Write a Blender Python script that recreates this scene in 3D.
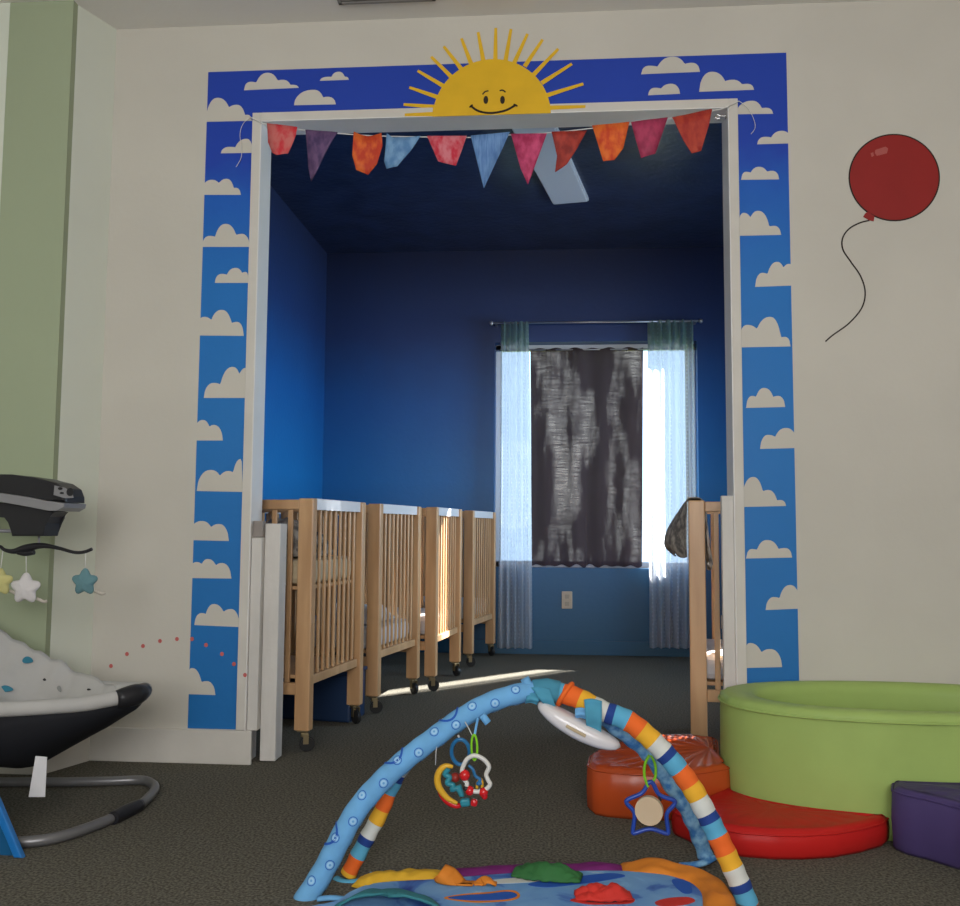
import bpy, bmesh, math, random
from mathutils import Vector, Matrix, noise
random.seed(7)
for o in list(bpy.data.objects): bpy.data.objects.remove(o)
S = bpy.context.scene
COL = S.collection
PI = math.pi
R = math.radians
# ------------------------------------------------------------------ camera
W, H = 960, 906
FPX, YAW, PITCH, ROLL, CY, CZ = 933.7, .0814, .0810, .0068, -3.5599, .9
FWD = Vector((-math.sin(YAW)*math.cos(PITCH), math.cos(YAW)*math.cos(PITCH), math.sin(PITCH)))
_r = Vector((math.cos(YAW), math.sin(YAW), 0)); _u = _r.cross(FWD)
RT = _r*math.cos(ROLL)+_u*math.sin(ROLL); UP = -_r*math.sin(ROLL)+_u*math.cos(ROLL)
CAMP = Vector((0, CY, CZ))
cd = bpy.data.cameras.new('camera'); cam = bpy.data.objects.new('camera', cd); COL.objects.link(cam)
M = Matrix((RT, UP, -FWD)).transposed().to_4x4(); M.translation = CAMP
cam.matrix_world = M
cd.sensor_fit = 'HORIZONTAL'; cd.sensor_width = 36; cd.lens = 36*FPX/W; cd.clip_start = .02; cd.clip_end = 300
S.camera = cam
# ------------------------------------------------------------------ world, sun, daylight
wd = bpy.data.worlds.new('sky'); S.world = wd; wd.use_nodes = True
wn = wd.node_tree.nodes; bg = wn['Background']
bg.inputs[0].default_value = (.50, .72, 1, 1); bg.inputs[1].default_value = 2.5
sl = bpy.data.lights.new('sun', 'SUN'); sl.energy = 46; sl.angle = R(.6); sl.color = (1, .97, .92)
so = bpy.data.objects.new('sun', sl); COL.objects.link(so)
SUNDIR = Vector((-.68, -.73, -math.tan(R(31)))).normalized()
so.rotation_euler = SUNDIR.to_track_quat('-Z', 'Y').to_euler(); so.location = (4, 8, 5)
def area(name, loc, rot, sx, sy, e, col, portal=False, spread=0):
    l = bpy.data.lights.new(name, 'AREA'); l.shape = 'RECTANGLE'; l.size = sx; l.size_y = sy; l.energy = e; l.color = col
    if portal: l.cycles.is_portal = True
    if spread: l.spread = R(spread)
    o = bpy.data.objects.new(name, l); COL.objects.link(o); o.location = loc; o.rotation_euler = rot; return o
# daylight through the playroom's own windows (behind the camera, in the rear wall)
area('rear_window_daylight', (-.1, -5.33, 1.65), (R(98), 0, 0), 2.4, 1.5, 117, (1, .92, .85))
area('nursery_side_fill', (2.46, 1.9, 1.55), (R(90), 0, R(90)), 1.2, 1.3, 27, (.62, .81, 1), spread=84)  # added blue fill brightening the nursery's left wall, not a known window
area('nursery_window_portal', (.29, 3.50, 1.45), (R(-90), 0, 0), 1.48, 1.66, 1, (1, 1, 1), True)
S.view_settings.view_transform = 'Standard'; S.view_settings.look = 'None'; S.view_settings.gamma = 1
S.view_settings.exposure = 0.0
# ------------------------------------------------------------------ picture ray -> point on a real surface
def ray(px, py): return FWD+RT*((px-W/2)/FPX)-UP*((py-H/2)/FPX)
def oz(px, py, z=0.): v = ray(px, py); return CAMP+v*((z-CZ)/v.z)
def oy(px, py, y=0.): v = ray(px, py); return CAMP+v*((y-CY)/v.y)
# ------------------------------------------------------------------ materials
MATS = {}
def mat(name, col, rough=.6, var=0., vscale=8., bump=0., bscale=60., spec=.3, col2=None, stretch=None, coat=0., metal=0.):
    if name in MATS: return MATS[name]
    m = bpy.data.materials.new(name); m.use_nodes = True; MATS[name] = m
    n = m.node_tree.nodes; L = m.node_tree.links; b = n['Principled BSDF']
    b.inputs['Base Color'].default_value = (*col, 1); b.inputs['Roughness'].default_value = rough
    b.inputs['Specular IOR Level'].default_value = spec; b.inputs['Metallic'].default_value = metal
    b.inputs['Coat Weight'].default_value = coat
    tc = n.new('ShaderNodeTexCoord'); mp = n.new('ShaderNodeMapping'); L.new(tc.outputs['Object'], mp.inputs[0])
    if stretch: mp.inputs['Scale'].default_value = stretch
    if var or col2:
        t = n.new('ShaderNodeTexNoise'); t.inputs['Scale'].default_value = vscale; t.inputs['Detail'].default_value = 5
        L.new(mp.outputs[0], t.inputs[0])
        c2 = col2 or tuple(max(0, c*(1-var)) for c in col)
        r = n.new('ShaderNodeValToRGB'); r.color_ramp.elements[0].color = (*c2, 1); r.color_ramp.elements[1].color = (*col, 1)
        r.color_ramp.elements[0].position = .38; r.color_ramp.elements[1].position = .62
        L.new(t.outputs['Fac'], r.inputs[0]); L.new(r.outputs[0], b.inputs['Base Color'])
    if bump:
        t2 = n.new('ShaderNodeTexNoise'); t2.inputs['Scale'].default_value = bscale; t2.inputs['Detail'].default_value = 4
        L.new(tc.outputs['Object'], t2.inputs[0])
        bp = n.new('ShaderNodeBump'); bp.inputs['Strength'].default_value = bump; bp.inputs['Distance'].default_value = .01
        L.new(t2.outputs['Fac'], bp.inputs['Height']); L.new(bp.outputs[0], b.inputs['Normal'])
    return m
def zramp(name, stops, rough=.5, spec=.3, axis='Z', z0=0., z1=3., var=.12, bump=.05, vscale=6):
    """paint colour graded with height, brushed unevenly"""
    m = bpy.data.materials.new(name); m.use_nodes = True; MATS[name] = m
    n = m.node_tree.nodes; L = m.node_tree.links; b = n['Principled BSDF']; b.inputs['Roughness'].default_value = rough
    b.inputs['Specular IOR Level'].default_value = spec
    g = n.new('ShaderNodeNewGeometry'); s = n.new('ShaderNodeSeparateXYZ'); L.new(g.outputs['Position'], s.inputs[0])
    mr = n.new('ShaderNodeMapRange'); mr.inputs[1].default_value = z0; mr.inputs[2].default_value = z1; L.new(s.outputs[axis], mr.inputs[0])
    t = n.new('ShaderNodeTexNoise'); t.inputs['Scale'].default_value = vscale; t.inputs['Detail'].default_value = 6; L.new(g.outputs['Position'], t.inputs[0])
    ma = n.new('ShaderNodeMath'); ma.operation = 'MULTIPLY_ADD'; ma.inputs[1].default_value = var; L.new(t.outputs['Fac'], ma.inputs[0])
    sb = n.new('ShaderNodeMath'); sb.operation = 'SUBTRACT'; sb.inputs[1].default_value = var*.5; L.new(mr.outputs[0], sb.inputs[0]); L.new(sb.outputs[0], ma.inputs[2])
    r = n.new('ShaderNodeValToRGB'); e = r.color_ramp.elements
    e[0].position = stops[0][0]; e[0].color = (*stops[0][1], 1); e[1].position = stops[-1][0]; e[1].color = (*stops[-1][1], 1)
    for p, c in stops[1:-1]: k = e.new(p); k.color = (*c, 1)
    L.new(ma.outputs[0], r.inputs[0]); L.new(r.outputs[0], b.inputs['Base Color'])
    bp = n.new('ShaderNodeBump'); bp.inputs['Strength'].default_value = bump; bp.inputs['Distance'].default_value = .02
    t2 = n.new('ShaderNodeTexNoise'); t2.inputs['Scale'].default_value = 35; L.new(g.outputs['Position'], t2.inputs[0])
    L.new(t2.outputs['Fac'], bp.inputs['Height']); L.new(bp.outputs[0], b.inputs['Normal'])
    return m
def cloth(name, col, transp, transl, diff, weave=0., tint=None, bands=False, dots=False):
    """thin fabric: part open weave, part light carried through the threads, part surface colour"""
    m = bpy.data.materials.new(name); m.use_nodes = True; MATS[name] = m
    n = m.node_tree.nodes; L = m.node_tree.links; n.clear()
    out = n.new('ShaderNodeOutputMaterial'); tr = n.new('ShaderNodeBsdfTransparent'); tl = n.new('ShaderNodeBsdfTranslucent'); df = n.new('ShaderNodeBsdfDiffuse')
    m1 = n.new('ShaderNodeMixShader'); m1.inputs[0].default_value = transl/(transl+diff)
    m2 = n.new('ShaderNodeMixShader'); m2.inputs[0].default_value = transp
    L.new(df.outputs[0], m1.inputs[1]); L.new(tl.outputs[0], m1.inputs[2]); L.new(m1.outputs[0], m2.inputs[1]); L.new(tr.outputs[0], m2.inputs[2]); L.new(m2.outputs[0], out.inputs[0])
    for q in (tl, df): q.inputs['Color'].default_value = (*col, 1)
    g = n.new('ShaderNodeNewGeometry')
    if tint:
        s = n.new('ShaderNodeSeparateXYZ'); L.new(g.outputs['Position'], s.inputs[0])
        r = n.new('ShaderNodeValToRGB'); mr = n.new('ShaderNodeMapRange'); mr.inputs[1].default_value = 2.1; mr.inputs[2].default_value = 2.45
        t = n.new('ShaderNodeTexNoise'); t.inputs['Scale'].default_value = 14; L.new(g.outputs['Position'], t.inputs[0])
        ad = n.new('ShaderNodeMath'); ad.operation = 'ADD'; L.new(s.outputs['Z'], ad.inputs[0])
        ml = n.new('ShaderNodeMath'); ml.operation = 'MULTIPLY_ADD'; ml.inputs[1].default_value = .25; ml.inputs[2].default_value = -.12; L.new(t.outputs['Fac'], ml.inputs[0]); L.new(ml.outputs[0], ad.inputs[1])
        L.new(ad.outputs[0], mr.inputs[0]); e = r.color_ramp.elements; e[0].position = .25; e[0].color = (*col, 1); e[1].position = .55; e[1].color = (*tint, 1)
        L.new(mr.outputs[0], r.inputs[0])
        for q in (tl, df): L.new(r.outputs[0], q.inputs['Color'])
    if bands:   # loose burlap: transparency drifts in long vertical streaks crossed by a fine weave
        mp = n.new('ShaderNodeMapping'); mp.inputs['Scale'].default_value = (6, 1, 1.3); L.new(g.outputs['Position'], mp.inputs[0])
        t = n.new('ShaderNodeTexNoise'); t.inputs['Scale'].default_value = 1.35; t.inputs['Detail'].default_value = 3; L.new(mp.outputs[0], t.inputs[0])
        r = n.new('ShaderNodeMapRange'); r.inputs[1].default_value = .50; r.inputs[2].default_value = .70; r.inputs[3].default_value = transp*.03; r.inputs[4].default_value = transp; L.new(t.outputs['Fac'], r.inputs[0])
        mp2 = n.new('ShaderNodeMapping'); mp2.inputs['Scale'].default_value = (9, 1, 150); L.new(g.outputs['Position'], mp2.inputs[0])
        t2 = n.new('ShaderNodeTexNoise'); t2.inputs['Scale'].default_value = 1.; t2.inputs['Detail'].default_value = 2; L.new(mp2.outputs[0], t2.inputs[0])
        r2 = n.new('ShaderNodeMapRange'); r2.inputs[1].default_value = .3; r2.inputs[2].default_value = .7; r2.inputs[3].default_value = .25; r2.inputs[4].default_value = 1.5; L.new(t2.outputs['Fac'], r2.inputs[0])
        x = n.new('ShaderNodeMath'); x.operation = 'MULTIPLY'; L.new(r.outputs[0], x.inputs[0]); L.new(r2.outputs[0], x.inputs[1]); L.new(x.outputs[0], m2.inputs[0])
    if bands: tr.inputs[0].default_value = (1, .72, .52, 1)
    if dots:
        v = n.new('ShaderNodeTexVoronoi'); v.inputs['Scale'].default_value = 34; v.inputs['Randomness'].default_value = .2; L.new(g.outputs['Position'], v.inputs[0])
        r3 = n.new('ShaderNodeMapRange'); r3.inputs[1].default_value = .2; r3.inputs[2].default_value = .3; r3.inputs[3].default_value = transp*.55; r3.inputs[4].default_value = transp; L.new(v.outputs['Distance'], r3.inputs[0]); L.new(r3.outputs[0], m2.inputs[0])
    return m
# ------------------------------------------------------------------ mesh helpers
def box(bm, c, s, bev=0., rot=None, mi=0, seg=2):
    r = bmesh.ops.create_cube(bm, size=1); v = r['verts']
    bmesh.ops.scale(bm, vec=s, verts=v)
    fs = list({f for q in v for f in q.link_faces})
    if bev:
        es = list({e for q in v for e in q.link_edges}); g = bmesh.ops.bevel(bm, geom=es, offset=bev, segments=seg, affect='EDGES', profile=.5)
        v = list({q for f in g['faces'] for q in f.verts} | {q for q in v if q.is_valid}); fs = list({f for q in v for f in q.link_faces})
    for f in fs: f.material_index = mi
    if rot is not None: bmesh.ops.rotate(bm, cent=(0, 0, 0), matrix=rot, verts=v)
    bmesh.ops.translate(bm, vec=c, verts=v); return v
def b3(bm, x0, x1, y0, y1, z0, z1, bev=0., mi=0):
    return box(bm, ((x0+x1)/2, (y0+y1)/2, (z0+z1)/2), (abs(x1-x0), abs(y1-y0), abs(z1-z0)), bev, mi=mi)
def catmull(pts, n=8, closed=False):
    P = [Vector(p) for p in pts]; out = []; N = len(P)
    for i in range(N if closed else N-1):
        if closed: a, b, c, d = P[(i-1) % N], P[i], P[(i+1) % N], P[(i+2) % N]
        else: a, b, c, d = P[max(i-1, 0)], P[i], P[i+1], P[min(i+2, N-1)]
        for k in range(n):
            t = k/n; out.append(.5*((2*b)+(c-a)*t+(2*a-5*b+4*c-d)*t*t+(3*b-a-3*c+d)*t**3))
    if not closed: out.append(P[-1])
    return out
def resample(P, step):
    out = [P[0].copy()]; acc = 0.
    for a, b in zip(P, P[1:]):
        d = (b-a).length
        if d < 1e-9: continue
        while acc+d >= step:
            t = (step-acc)/d; a = a+(b-a)*t; out.append(a.copy()); d = (b-a).length; acc = 0.
            if d < 1e-9: break
        acc += d
    return out
def tube(bm, P, r, seg=10, closed=False, cap=True, mi=0, mif=None, squash=None):
    P = [Vector(p) for p in P]; N = len(P); rings = []
    ref = Vector((0, 0, 1)); T0 = (P[1]-P[0]).normalized()
    if abs(T0.dot(ref)) > .9: ref = Vector((0, 1, 0))
    nrm = (ref-T0*ref.dot(T0)).normalized()
    for i in range(N):
        if closed: T = P[(i+1) % N]-P[i-1]
        else: T = P[min(i+1, N-1)]-P[max(i-1, 0)]
        T.normalize(); nrm = (nrm-T*nrm.dot(T)).normalized(); bi = T.cross(nrm)
        rr = r(i/(N-1)) if callable(r) else (r[i] if isinstance(r, (list, tuple)) else r)
        k = squash or (1, 1)
        rings.append([bm.verts.new(P[i]+(nrm*math.cos(2*PI*j/seg)*k[0]+bi*math.sin(2*PI*j/seg)*k[1])*rr) for j in range(seg)])
    for i in range(N if closed else N-1):
        a, b = rings[i], rings[(i+1) % N]
        for j in range(seg):
            f = bm.faces.new((a[j], a[(j+1) % seg], b[(j+1) % seg], b[j])); f.smooth = True; f.material_index = mif(i) if mif else mi
    if cap and not closed:
        f = bm.faces.new(rings[0][::-1]); f.material_index = mif(0) if mif else mi
        f = bm.faces.new(rings[-1]); f.material_index = mif(N-2) if mif else mi
    return rings
def prism(bm, pts, vec, mi=0, bev=0., seg=3):
    """closed outline (3-D points) extruded along vec"""
    v = [bm.verts.new(p) for p in pts]; w = [bm.verts.new(Vector(p)+Vector(vec)) for p in pts]; n = len(v)
    top = bm.faces.new(w); bot = bm.faces.new(v[::-1]); fs = [top, bot]
    for i in range(n): fs.append(bm.faces.new((v[i], v[(i+1) % n], w[(i+1) % n], w[i])))
    for f in fs: f.material_index = mi
    if bev:
        es = list(set(top.edges) | set(bot.edges)); bmesh.ops.bevel(bm, geom=es, offset=bev, segments=seg, affect='EDGES', profile=.5)
def disc(bm, c, rx, rz, t, n=32, mi=0, y=True):
    prism(bm, [(c[0]+rx*math.cos(2*PI*i/n), c[1], c[2]+rz*math.sin(2*PI*i/n)) for i in range(n)], (0, -t, 0), mi)
def sphere(bm, c, r, sc=(1, 1, 1), u=16, v=10, mi=0, rot=None):
    q = bmesh.ops.create_uvsphere(bm, u_segments=u, v_segments=v, radius=r)['verts']
    bmesh.ops.scale(bm, vec=sc, verts=q)
    if rot is not None: bmesh.ops.rotate(bm, cent=(0, 0, 0), matrix=rot, verts=q)
    bmesh.ops.translate(bm, vec=c, verts=q)
    for f in {f for x in q for f in x.link_faces}: f.smooth = True; f.material_index = mi
def sheet(bm, fn, nu, nv, mi=0):
    g = [[bm.verts.new(fn(i/nu, j/nv)) for j in range(nv+1)] for i in range(nu+1)]
    for i in range(nu):
        for j in range(nv):
            f = bm.faces.new((g[i][j], g[i+1][j], g[i+1][j+1], g[i][j+1])); f.smooth = True; f.material_index = mi
    return g
def obj(name, bm, mats, parent=None, smooth=False, solid=0., sub=0, label=None):
    bmesh.ops.recalc_face_normals(bm, faces=bm.faces)
    me = bpy.data.meshes.new(name); bm.to_mesh(me); bm.free()
    for m in (mats if isinstance(mats, (list, tuple)) else [mats]): me.materials.append(m)
    if smooth:
        for p in me.polygons: p.use_smooth = True
    o = bpy.data.objects.new(name, me); COL.objects.link(o)
    if parent is not None:
        o.parent = parent
        p = parent
        while p.parent: p = p.parent
        if p.get('world_built') and parent is p: o.location = -p.location
    if solid:
        md = o.modifiers.new('thickness', 'SOLIDIFY'); md.thickness = solid; md.offset = 0
    if sub:
        md = o.modifiers.new('smooth', 'SUBSURF'); md.levels = sub; md.render_levels = sub
    if label: o['label'] = label
    return o
def struct(name, bm, mats, parent=None, **k):
    o = obj(name, bm, mats, parent, **k)
    if parent is None: o['kind'] = 'structure'
    return o
def tag(o, label, cat, group=None, kind=None):
    o['label'] = label; o['category'] = cat
    if group: o['group'] = group
    if kind: o['kind'] = kind
    return o
def thing(name, label, cat, loc=(0, 0, 0), rz=0., group=None, world=False):
    o = bpy.data.objects.new(name, None); COL.objects.link(o); o.location = loc; o.rotation_euler = (0, 0, rz); o.empty_display_size = .1
    if world: o['world_built'] = 1
    return tag(o, label, cat, group)
def copy_tree(o, parent=None):
    c = o.copy(); COL.objects.link(c)
    if parent is not None: c.parent = parent
    for ch in list(o.children): copy_tree(ch, c)
    return c
NB = bmesh.new
# ------------------------------------------------------------------ colours of the room
WALL = mat('warm_white_wall_paint', (.60, .575, .51), .75, var=.06, vscale=1.6, bump=.06, bscale=45, spec=.2)
TRIMP = mat('white_trim_paint', (.64, .615, .56), .5, var=.07, vscale=5, bump=.05, bscale=30)
GREEN = mat('sage_green_wall_paint', (.365, .42, .285), .75, var=.05, vscale=1.5, bump=.05, bscale=40, spec=.2)
MINT = mat('pale_mint_wall_paint', (.70, .735, .64), .75, var=.05, vscale=1.5, bump=.05, bscale=40, spec=.2)
CEILM = mat('white_ceiling_paint', (.80, .78, .74), .85, var=.06, vscale=1.2, bump=.08, bscale=50, spec=.1)
NURS = zramp('graded_blue_paint_shaded_foot', [(0, (.010, .085, .17)), (.2, (.010, .11, .26)), (.42, (.006, .155, .42)), (.6, (.006, .10, .33)), (.78, (.014, .042, .15)), (1, (.018, .026, .068))], rough=.42, spec=.4, var=.05)  # upper grading is paint; lowest stops darkened for the dim light below the window
NAVY = mat('navy_ceiling_paint', (.026, .038, .085), .28, var=.35, vscale=5, bump=.25, bscale=26, spec=.4)
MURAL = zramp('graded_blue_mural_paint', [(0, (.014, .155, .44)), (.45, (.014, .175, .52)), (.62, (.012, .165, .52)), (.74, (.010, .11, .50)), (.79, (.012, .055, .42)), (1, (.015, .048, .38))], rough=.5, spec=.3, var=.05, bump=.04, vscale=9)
CARP = mat('grey_olive_loop_carpet', (.19, .178, .145), 1., col2=(.08, .075, .06), vscale=130, bump=.55, bscale=170, spec=.05)
HC = 2.941
# ------------------------------------------------------------------ structure
XL0, XR0 = -1.183, .665          # clear doorway
ZH = 2.529; TW = .11               # head height, wall thickness
XCL, XRW = -1.805, 2.5; HN = 2.985
bm = NB(); b3(bm, -4, 3.2, -5.7, 3.5, -.12, 0); struct('floor', bm, CARP)
bm = NB(); b3(bm, -4, 2.62, -5.5, TW, HC, HC+.1); struct('ceiling', bm, CEILM)
bm = NB(); b3(bm, XCL, XL0, 0, TW, 0, HC); b3(bm, XR0, XRW, 0, TW, 0, HC); b3(bm, XL0, XR0, 0, TW, ZH, HC)
struct('wall_front', bm, WALL)
# nursery-side lining of that partition (painted blue on the far side)
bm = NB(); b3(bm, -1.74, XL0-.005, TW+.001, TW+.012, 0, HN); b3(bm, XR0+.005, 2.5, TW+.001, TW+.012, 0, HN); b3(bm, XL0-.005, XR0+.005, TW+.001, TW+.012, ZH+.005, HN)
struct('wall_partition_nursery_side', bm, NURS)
# left: return, then the chase painted green with a pale stripe
RX, RY = -1.871, -.184
bm = NB(); prism(bm, [(XCL, 0, 0), (XCL, .1, 0), (RX-.1, .1, 0), (RX-.02, RY-.02, 0), (RX, RY, 0)][::-1], (0, 0, HC)); struct('wall_return', bm, MINT)
bm = NB(); b3(bm, -2.13, RX-.001, RY-.035, RY+.12, 0, HC); struct('wall_left', bm, GREEN)
bm = NB(); b3(bm, -3.1, -2.13, RY-.036, RY+.12, 0, HC); b3(bm, -3.1, -3.0, -5.3, RY-.036, 0, HC); struct('wall_left_pale', bm, MINT)
bm = NB(); b3(bm, XRW, XRW+.1, -5.3, TW, 0, HC); struct('wall_right', bm, WALL)
bm = NB()
for x0, x1, z0, z1 in ((-3.1, -1.1, 0, HC), (1.3, XRW+.1, 0, HC), (-1.1, 1.3, 0, .9), (-1.1, 1.3, 2.4, HC)): b3(bm, x0, x1, -5.4, -5.3, z0, z1)
struct('wall_rear', bm, WALL)
# casing and jamb lining
bm = NB(); CT = .012
b3(bm, -1.2175, XL0, -CT, 0, .129, 2.563, .002); b3(bm, XR0, .699, -CT, 0, 0, 2.563, .002); b3(bm, XL0, XR0, -CT, 0, ZH, 2.563, .002)
struct('trim_1', bm, TRIMP)
bm = NB(); b3(bm, XL0, XL0+.004, -CT, TW+.012, 0, ZH); b3(bm, XR0-.004, XR0, -CT, TW+.012, 0, ZH); b3(bm, XL0, XR0, -CT, TW+.012, ZH-.004, ZH)
struct('trim_2', bm, mat('trim_paint_jamb_lit', (.80, .79, .77), .4, var=.05, vscale=5))  # same paint as the trim, lightened for nursery light falling on the jamb
bm = NB(); b3(bm, XCL-.01, -1.155, -.016, -.0001, 0, .127, .003); struct('baseboard_front', bm, TRIMP)
bm = NB(); b3(bm, .70, XRW, -.016, 0, 0, .127, .003); struct('baseboard_front_right', bm, TRIMP)
d = Vector((RX-XCL, RY, 0)).normalized(); nn = Vector((-d.y, d.x, 0)); nn = nn if nn.x > 0 else -nn
bm = NB(); a = Vector((XCL, -.012, 0))+nn*.001; b_ = Vector((RX, RY-.036, 0))+nn*.001
prism(bm, [a, b_, b_+nn*.014, a+nn*.014], (0, 0, .13)); struct('baseboard_return', bm, TRIMP)
bm = NB(); b3(bm, -3., RX+.012, RY-.052, RY-.037, 0, .13, .003); struct('baseboard_left', bm, TRIMP)
# nursery shell
YB = 3.298; XW = -1.74
WX0, WX1, WZ0, WZ1 = -.453, 1.03, .62, 2.285
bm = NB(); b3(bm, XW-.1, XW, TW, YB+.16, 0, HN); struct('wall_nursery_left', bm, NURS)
bm = NB()
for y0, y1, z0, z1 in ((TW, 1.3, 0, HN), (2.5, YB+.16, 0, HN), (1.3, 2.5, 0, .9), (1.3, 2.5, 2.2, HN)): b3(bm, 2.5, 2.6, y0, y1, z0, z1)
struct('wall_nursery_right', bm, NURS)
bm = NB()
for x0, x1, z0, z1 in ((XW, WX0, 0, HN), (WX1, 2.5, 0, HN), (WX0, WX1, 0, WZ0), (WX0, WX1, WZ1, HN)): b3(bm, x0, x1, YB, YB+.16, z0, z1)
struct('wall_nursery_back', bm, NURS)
bm = NB(); b3(bm, XW-.1, 2.6, TW+.001, YB+.16, HN, HN+.1); struct('ceiling_nursery', bm, NAVY)
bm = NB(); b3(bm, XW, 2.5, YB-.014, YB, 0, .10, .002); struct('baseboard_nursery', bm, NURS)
# nursery window: sash and panes
FRM = mat('white_vinyl_window_frame', (.75, .77, .78), .35)
bm = NB(); y0, y1 = YB+.11, YB+.15
for x0, x1, z0, z1 in ((WX0, WX0+.045, WZ0, WZ1), (WX1-.045, WX1, WZ0, WZ1), (WX0, WX1, WZ0, WZ0+.045), (WX0, WX1, WZ1-.045, WZ1)): b3(bm, x0, x1, y0, y1, z0, z1, .004)
wf = struct('window_1', bm, FRM)
gm = bpy.data.materials.new('clear_window_glass'); gm.use_nodes = True; gn = gm.node_tree.nodes; gl = gm.node_tree.links; gn.clear()
go = gn.new('ShaderNodeOutputMaterial'); gt = gn.new('ShaderNodeBsdfTransparent'); gg = gn.new('ShaderNodeBsdfGlossy'); gg.inputs['Roughness'].default_value = .02
gx = gn.new('ShaderNodeMixShader'); gx.inputs[0].default_value = .03
gl.new(gt.outputs[0], gx.inputs[1]); gl.new(gg.outputs[0], gx.inputs[2]); gl.new(gx.outputs[0], go.inputs[0])
for z0, z1 in ((WZ0+.045, WZ1-.045),):
    bm = NB(); b3(bm, WX0+.045, WX1-.045, YB+.128, YB+.132, z0, z1); obj('window_pane', bm, gm, wf)
bm = NB(); b3(bm, -12, 14, YB+.17, 30, -.5, -.3); g_ = obj('lawn', bm, mat('sunlit_lawn', (.12, .2, .06), .9, var=.4, vscale=3)); g_['kind'] = 'structure'
bm = NB(); b3(bm, 1.72, 1.95, 4.765, 9, -.3, 4.4); struct('wall_sun_blocker', bm, mat('sun_blocker_brick', (.22, .10, .07), .9, var=.3, vscale=9))  # added unseen wall, keeps sun off the left sheer and burlap panel
# ------------------------------------------------------------------ paint on the wall: clip outlines to the surface they are painted on
def clip_poly(P, axis, val, keep_greater):
    out = []
    for a, b in zip(P, P[1:]+P[:1]):
        ia = (a[axis] >= val) == keep_greater; ib = (b[axis] >= val) == keep_greater
        if ia: out.append(a)
        if ia != ib:
            t = (val-a[axis])/(b[axis]-a[axis]); out.append(a+(b-a)*t)
    return out
def paint(bm, P, y=0., th=.001, mi=0):
    if len(P) < 3: return
    prism(bm, [Vector((p.x, y, p.z)) for p in P], (0, -th, 0), mi)
W0 = lambda px, py: oy(px, py, 0)
MX0, MX1, MZT, MZB = -1.4102, .8882, 2.7445, .1285
root = thing('sky_mural', 'painted blue sky border with white clouds framing the doorway', 'mural', (0, -.0005, 0), world=True)
bm = NB()
for x0, x1, z0, z1 in ((MX0, -1.2178, MZB, MZT), (.6995, MX1, MZB, MZT), (-1.2178, .6995, 2.5635, MZT)): b3(bm, x0, x1, -.0012, -.0002, z0, z1)
obj('blue_border', bm, MURAL, root)
CLOUDS = [
 (244, 299, 90.5, 88, [(251, 82), (268, 73), (283, 80), (293, 85)]), (320, 349, 81, 80, [(329, 77), (339, 72), (346, 77)]),
 (294, 336, 105.5, 104.5, [(314, 90), (328, 97)]), (206, 252, 122, 121, [(218, 98), (237, 105), (248, 115)]),
 (221, 253, 153.5, 153, [(230, 147), (247, 139)]), (641, 700, 74.5, 72, [(649, 66), (673, 57), (692, 63)]),
 (699, 754, 92, 90, [(712, 72), (733, 80), (747, 84)]), (648, 680, 95.5, 94, [(655, 88), (671, 84)]),
 (736, 773, 114.5, 114, [(752, 101), (766, 108)]), (757, 792, 144.5, 143.5, [(765, 137), (782, 131)]),
 (741, 779, 180, 179.5, [(746, 172), (759, 167), (772, 171)]), (201, 241, 195, 195, [(212, 180), (227, 179), (236, 188)]),
 (202, 250, 247, 247, [(210, 236), (226, 224), (242, 234)]), (215, 249, 283, 283, [(222, 274), (236, 268), (246, 272)]),
 (196, 244, 335.5, 336, [(204, 317), (222, 310), (237, 322)]), (204, 247, 398, 398, [(214, 383), (233, 367), (246, 368)]),
 (193, 223, 440.5, 440.5, [(203, 420), (214, 425)]), (197, 243, 491, 492, [(211, 470), (229, 471), (241, 459)]),
 (188, 229, 540, 541, [(202, 521), (219, 524)]), (188, 231.5, 578, 578.5, [(197, 562), (208, 559), (222, 563)]),
 (194.5, 240, 625, 627, [(202, 613), (214, 604), (231, 609)]), (186, 215.5, 694, 695, [(192, 668), (206.5, 681)]),
 (737, 781, 236, 235, [(743.5, 213), (758, 211), (774, 226)]), (755, 795, 287, 285.5, [(762.5, 273), (777, 262), (789, 264)]),
 (738, 790.5, 347.5, 346.5, [(747, 325), (770, 317), (785, 337)]), (746, 785, 408, 407, [(752, 396), (764, 388), (778, 396)]),
 (760, 798, 449, 448, [(768, 435), (786, 428)]), (741, 786, 507, 506, [(753, 477), (768, 490), (780, 500)]),
 (746, 792, 558.5, 557.5, [(752, 549), (767, 540), (785, 548)]), (765.5, 801, 610, 608.5, [(774, 597), (790, 585)]),
 (742, 782, 668, 667, [(750, 643), (770, 649)])]
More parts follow.
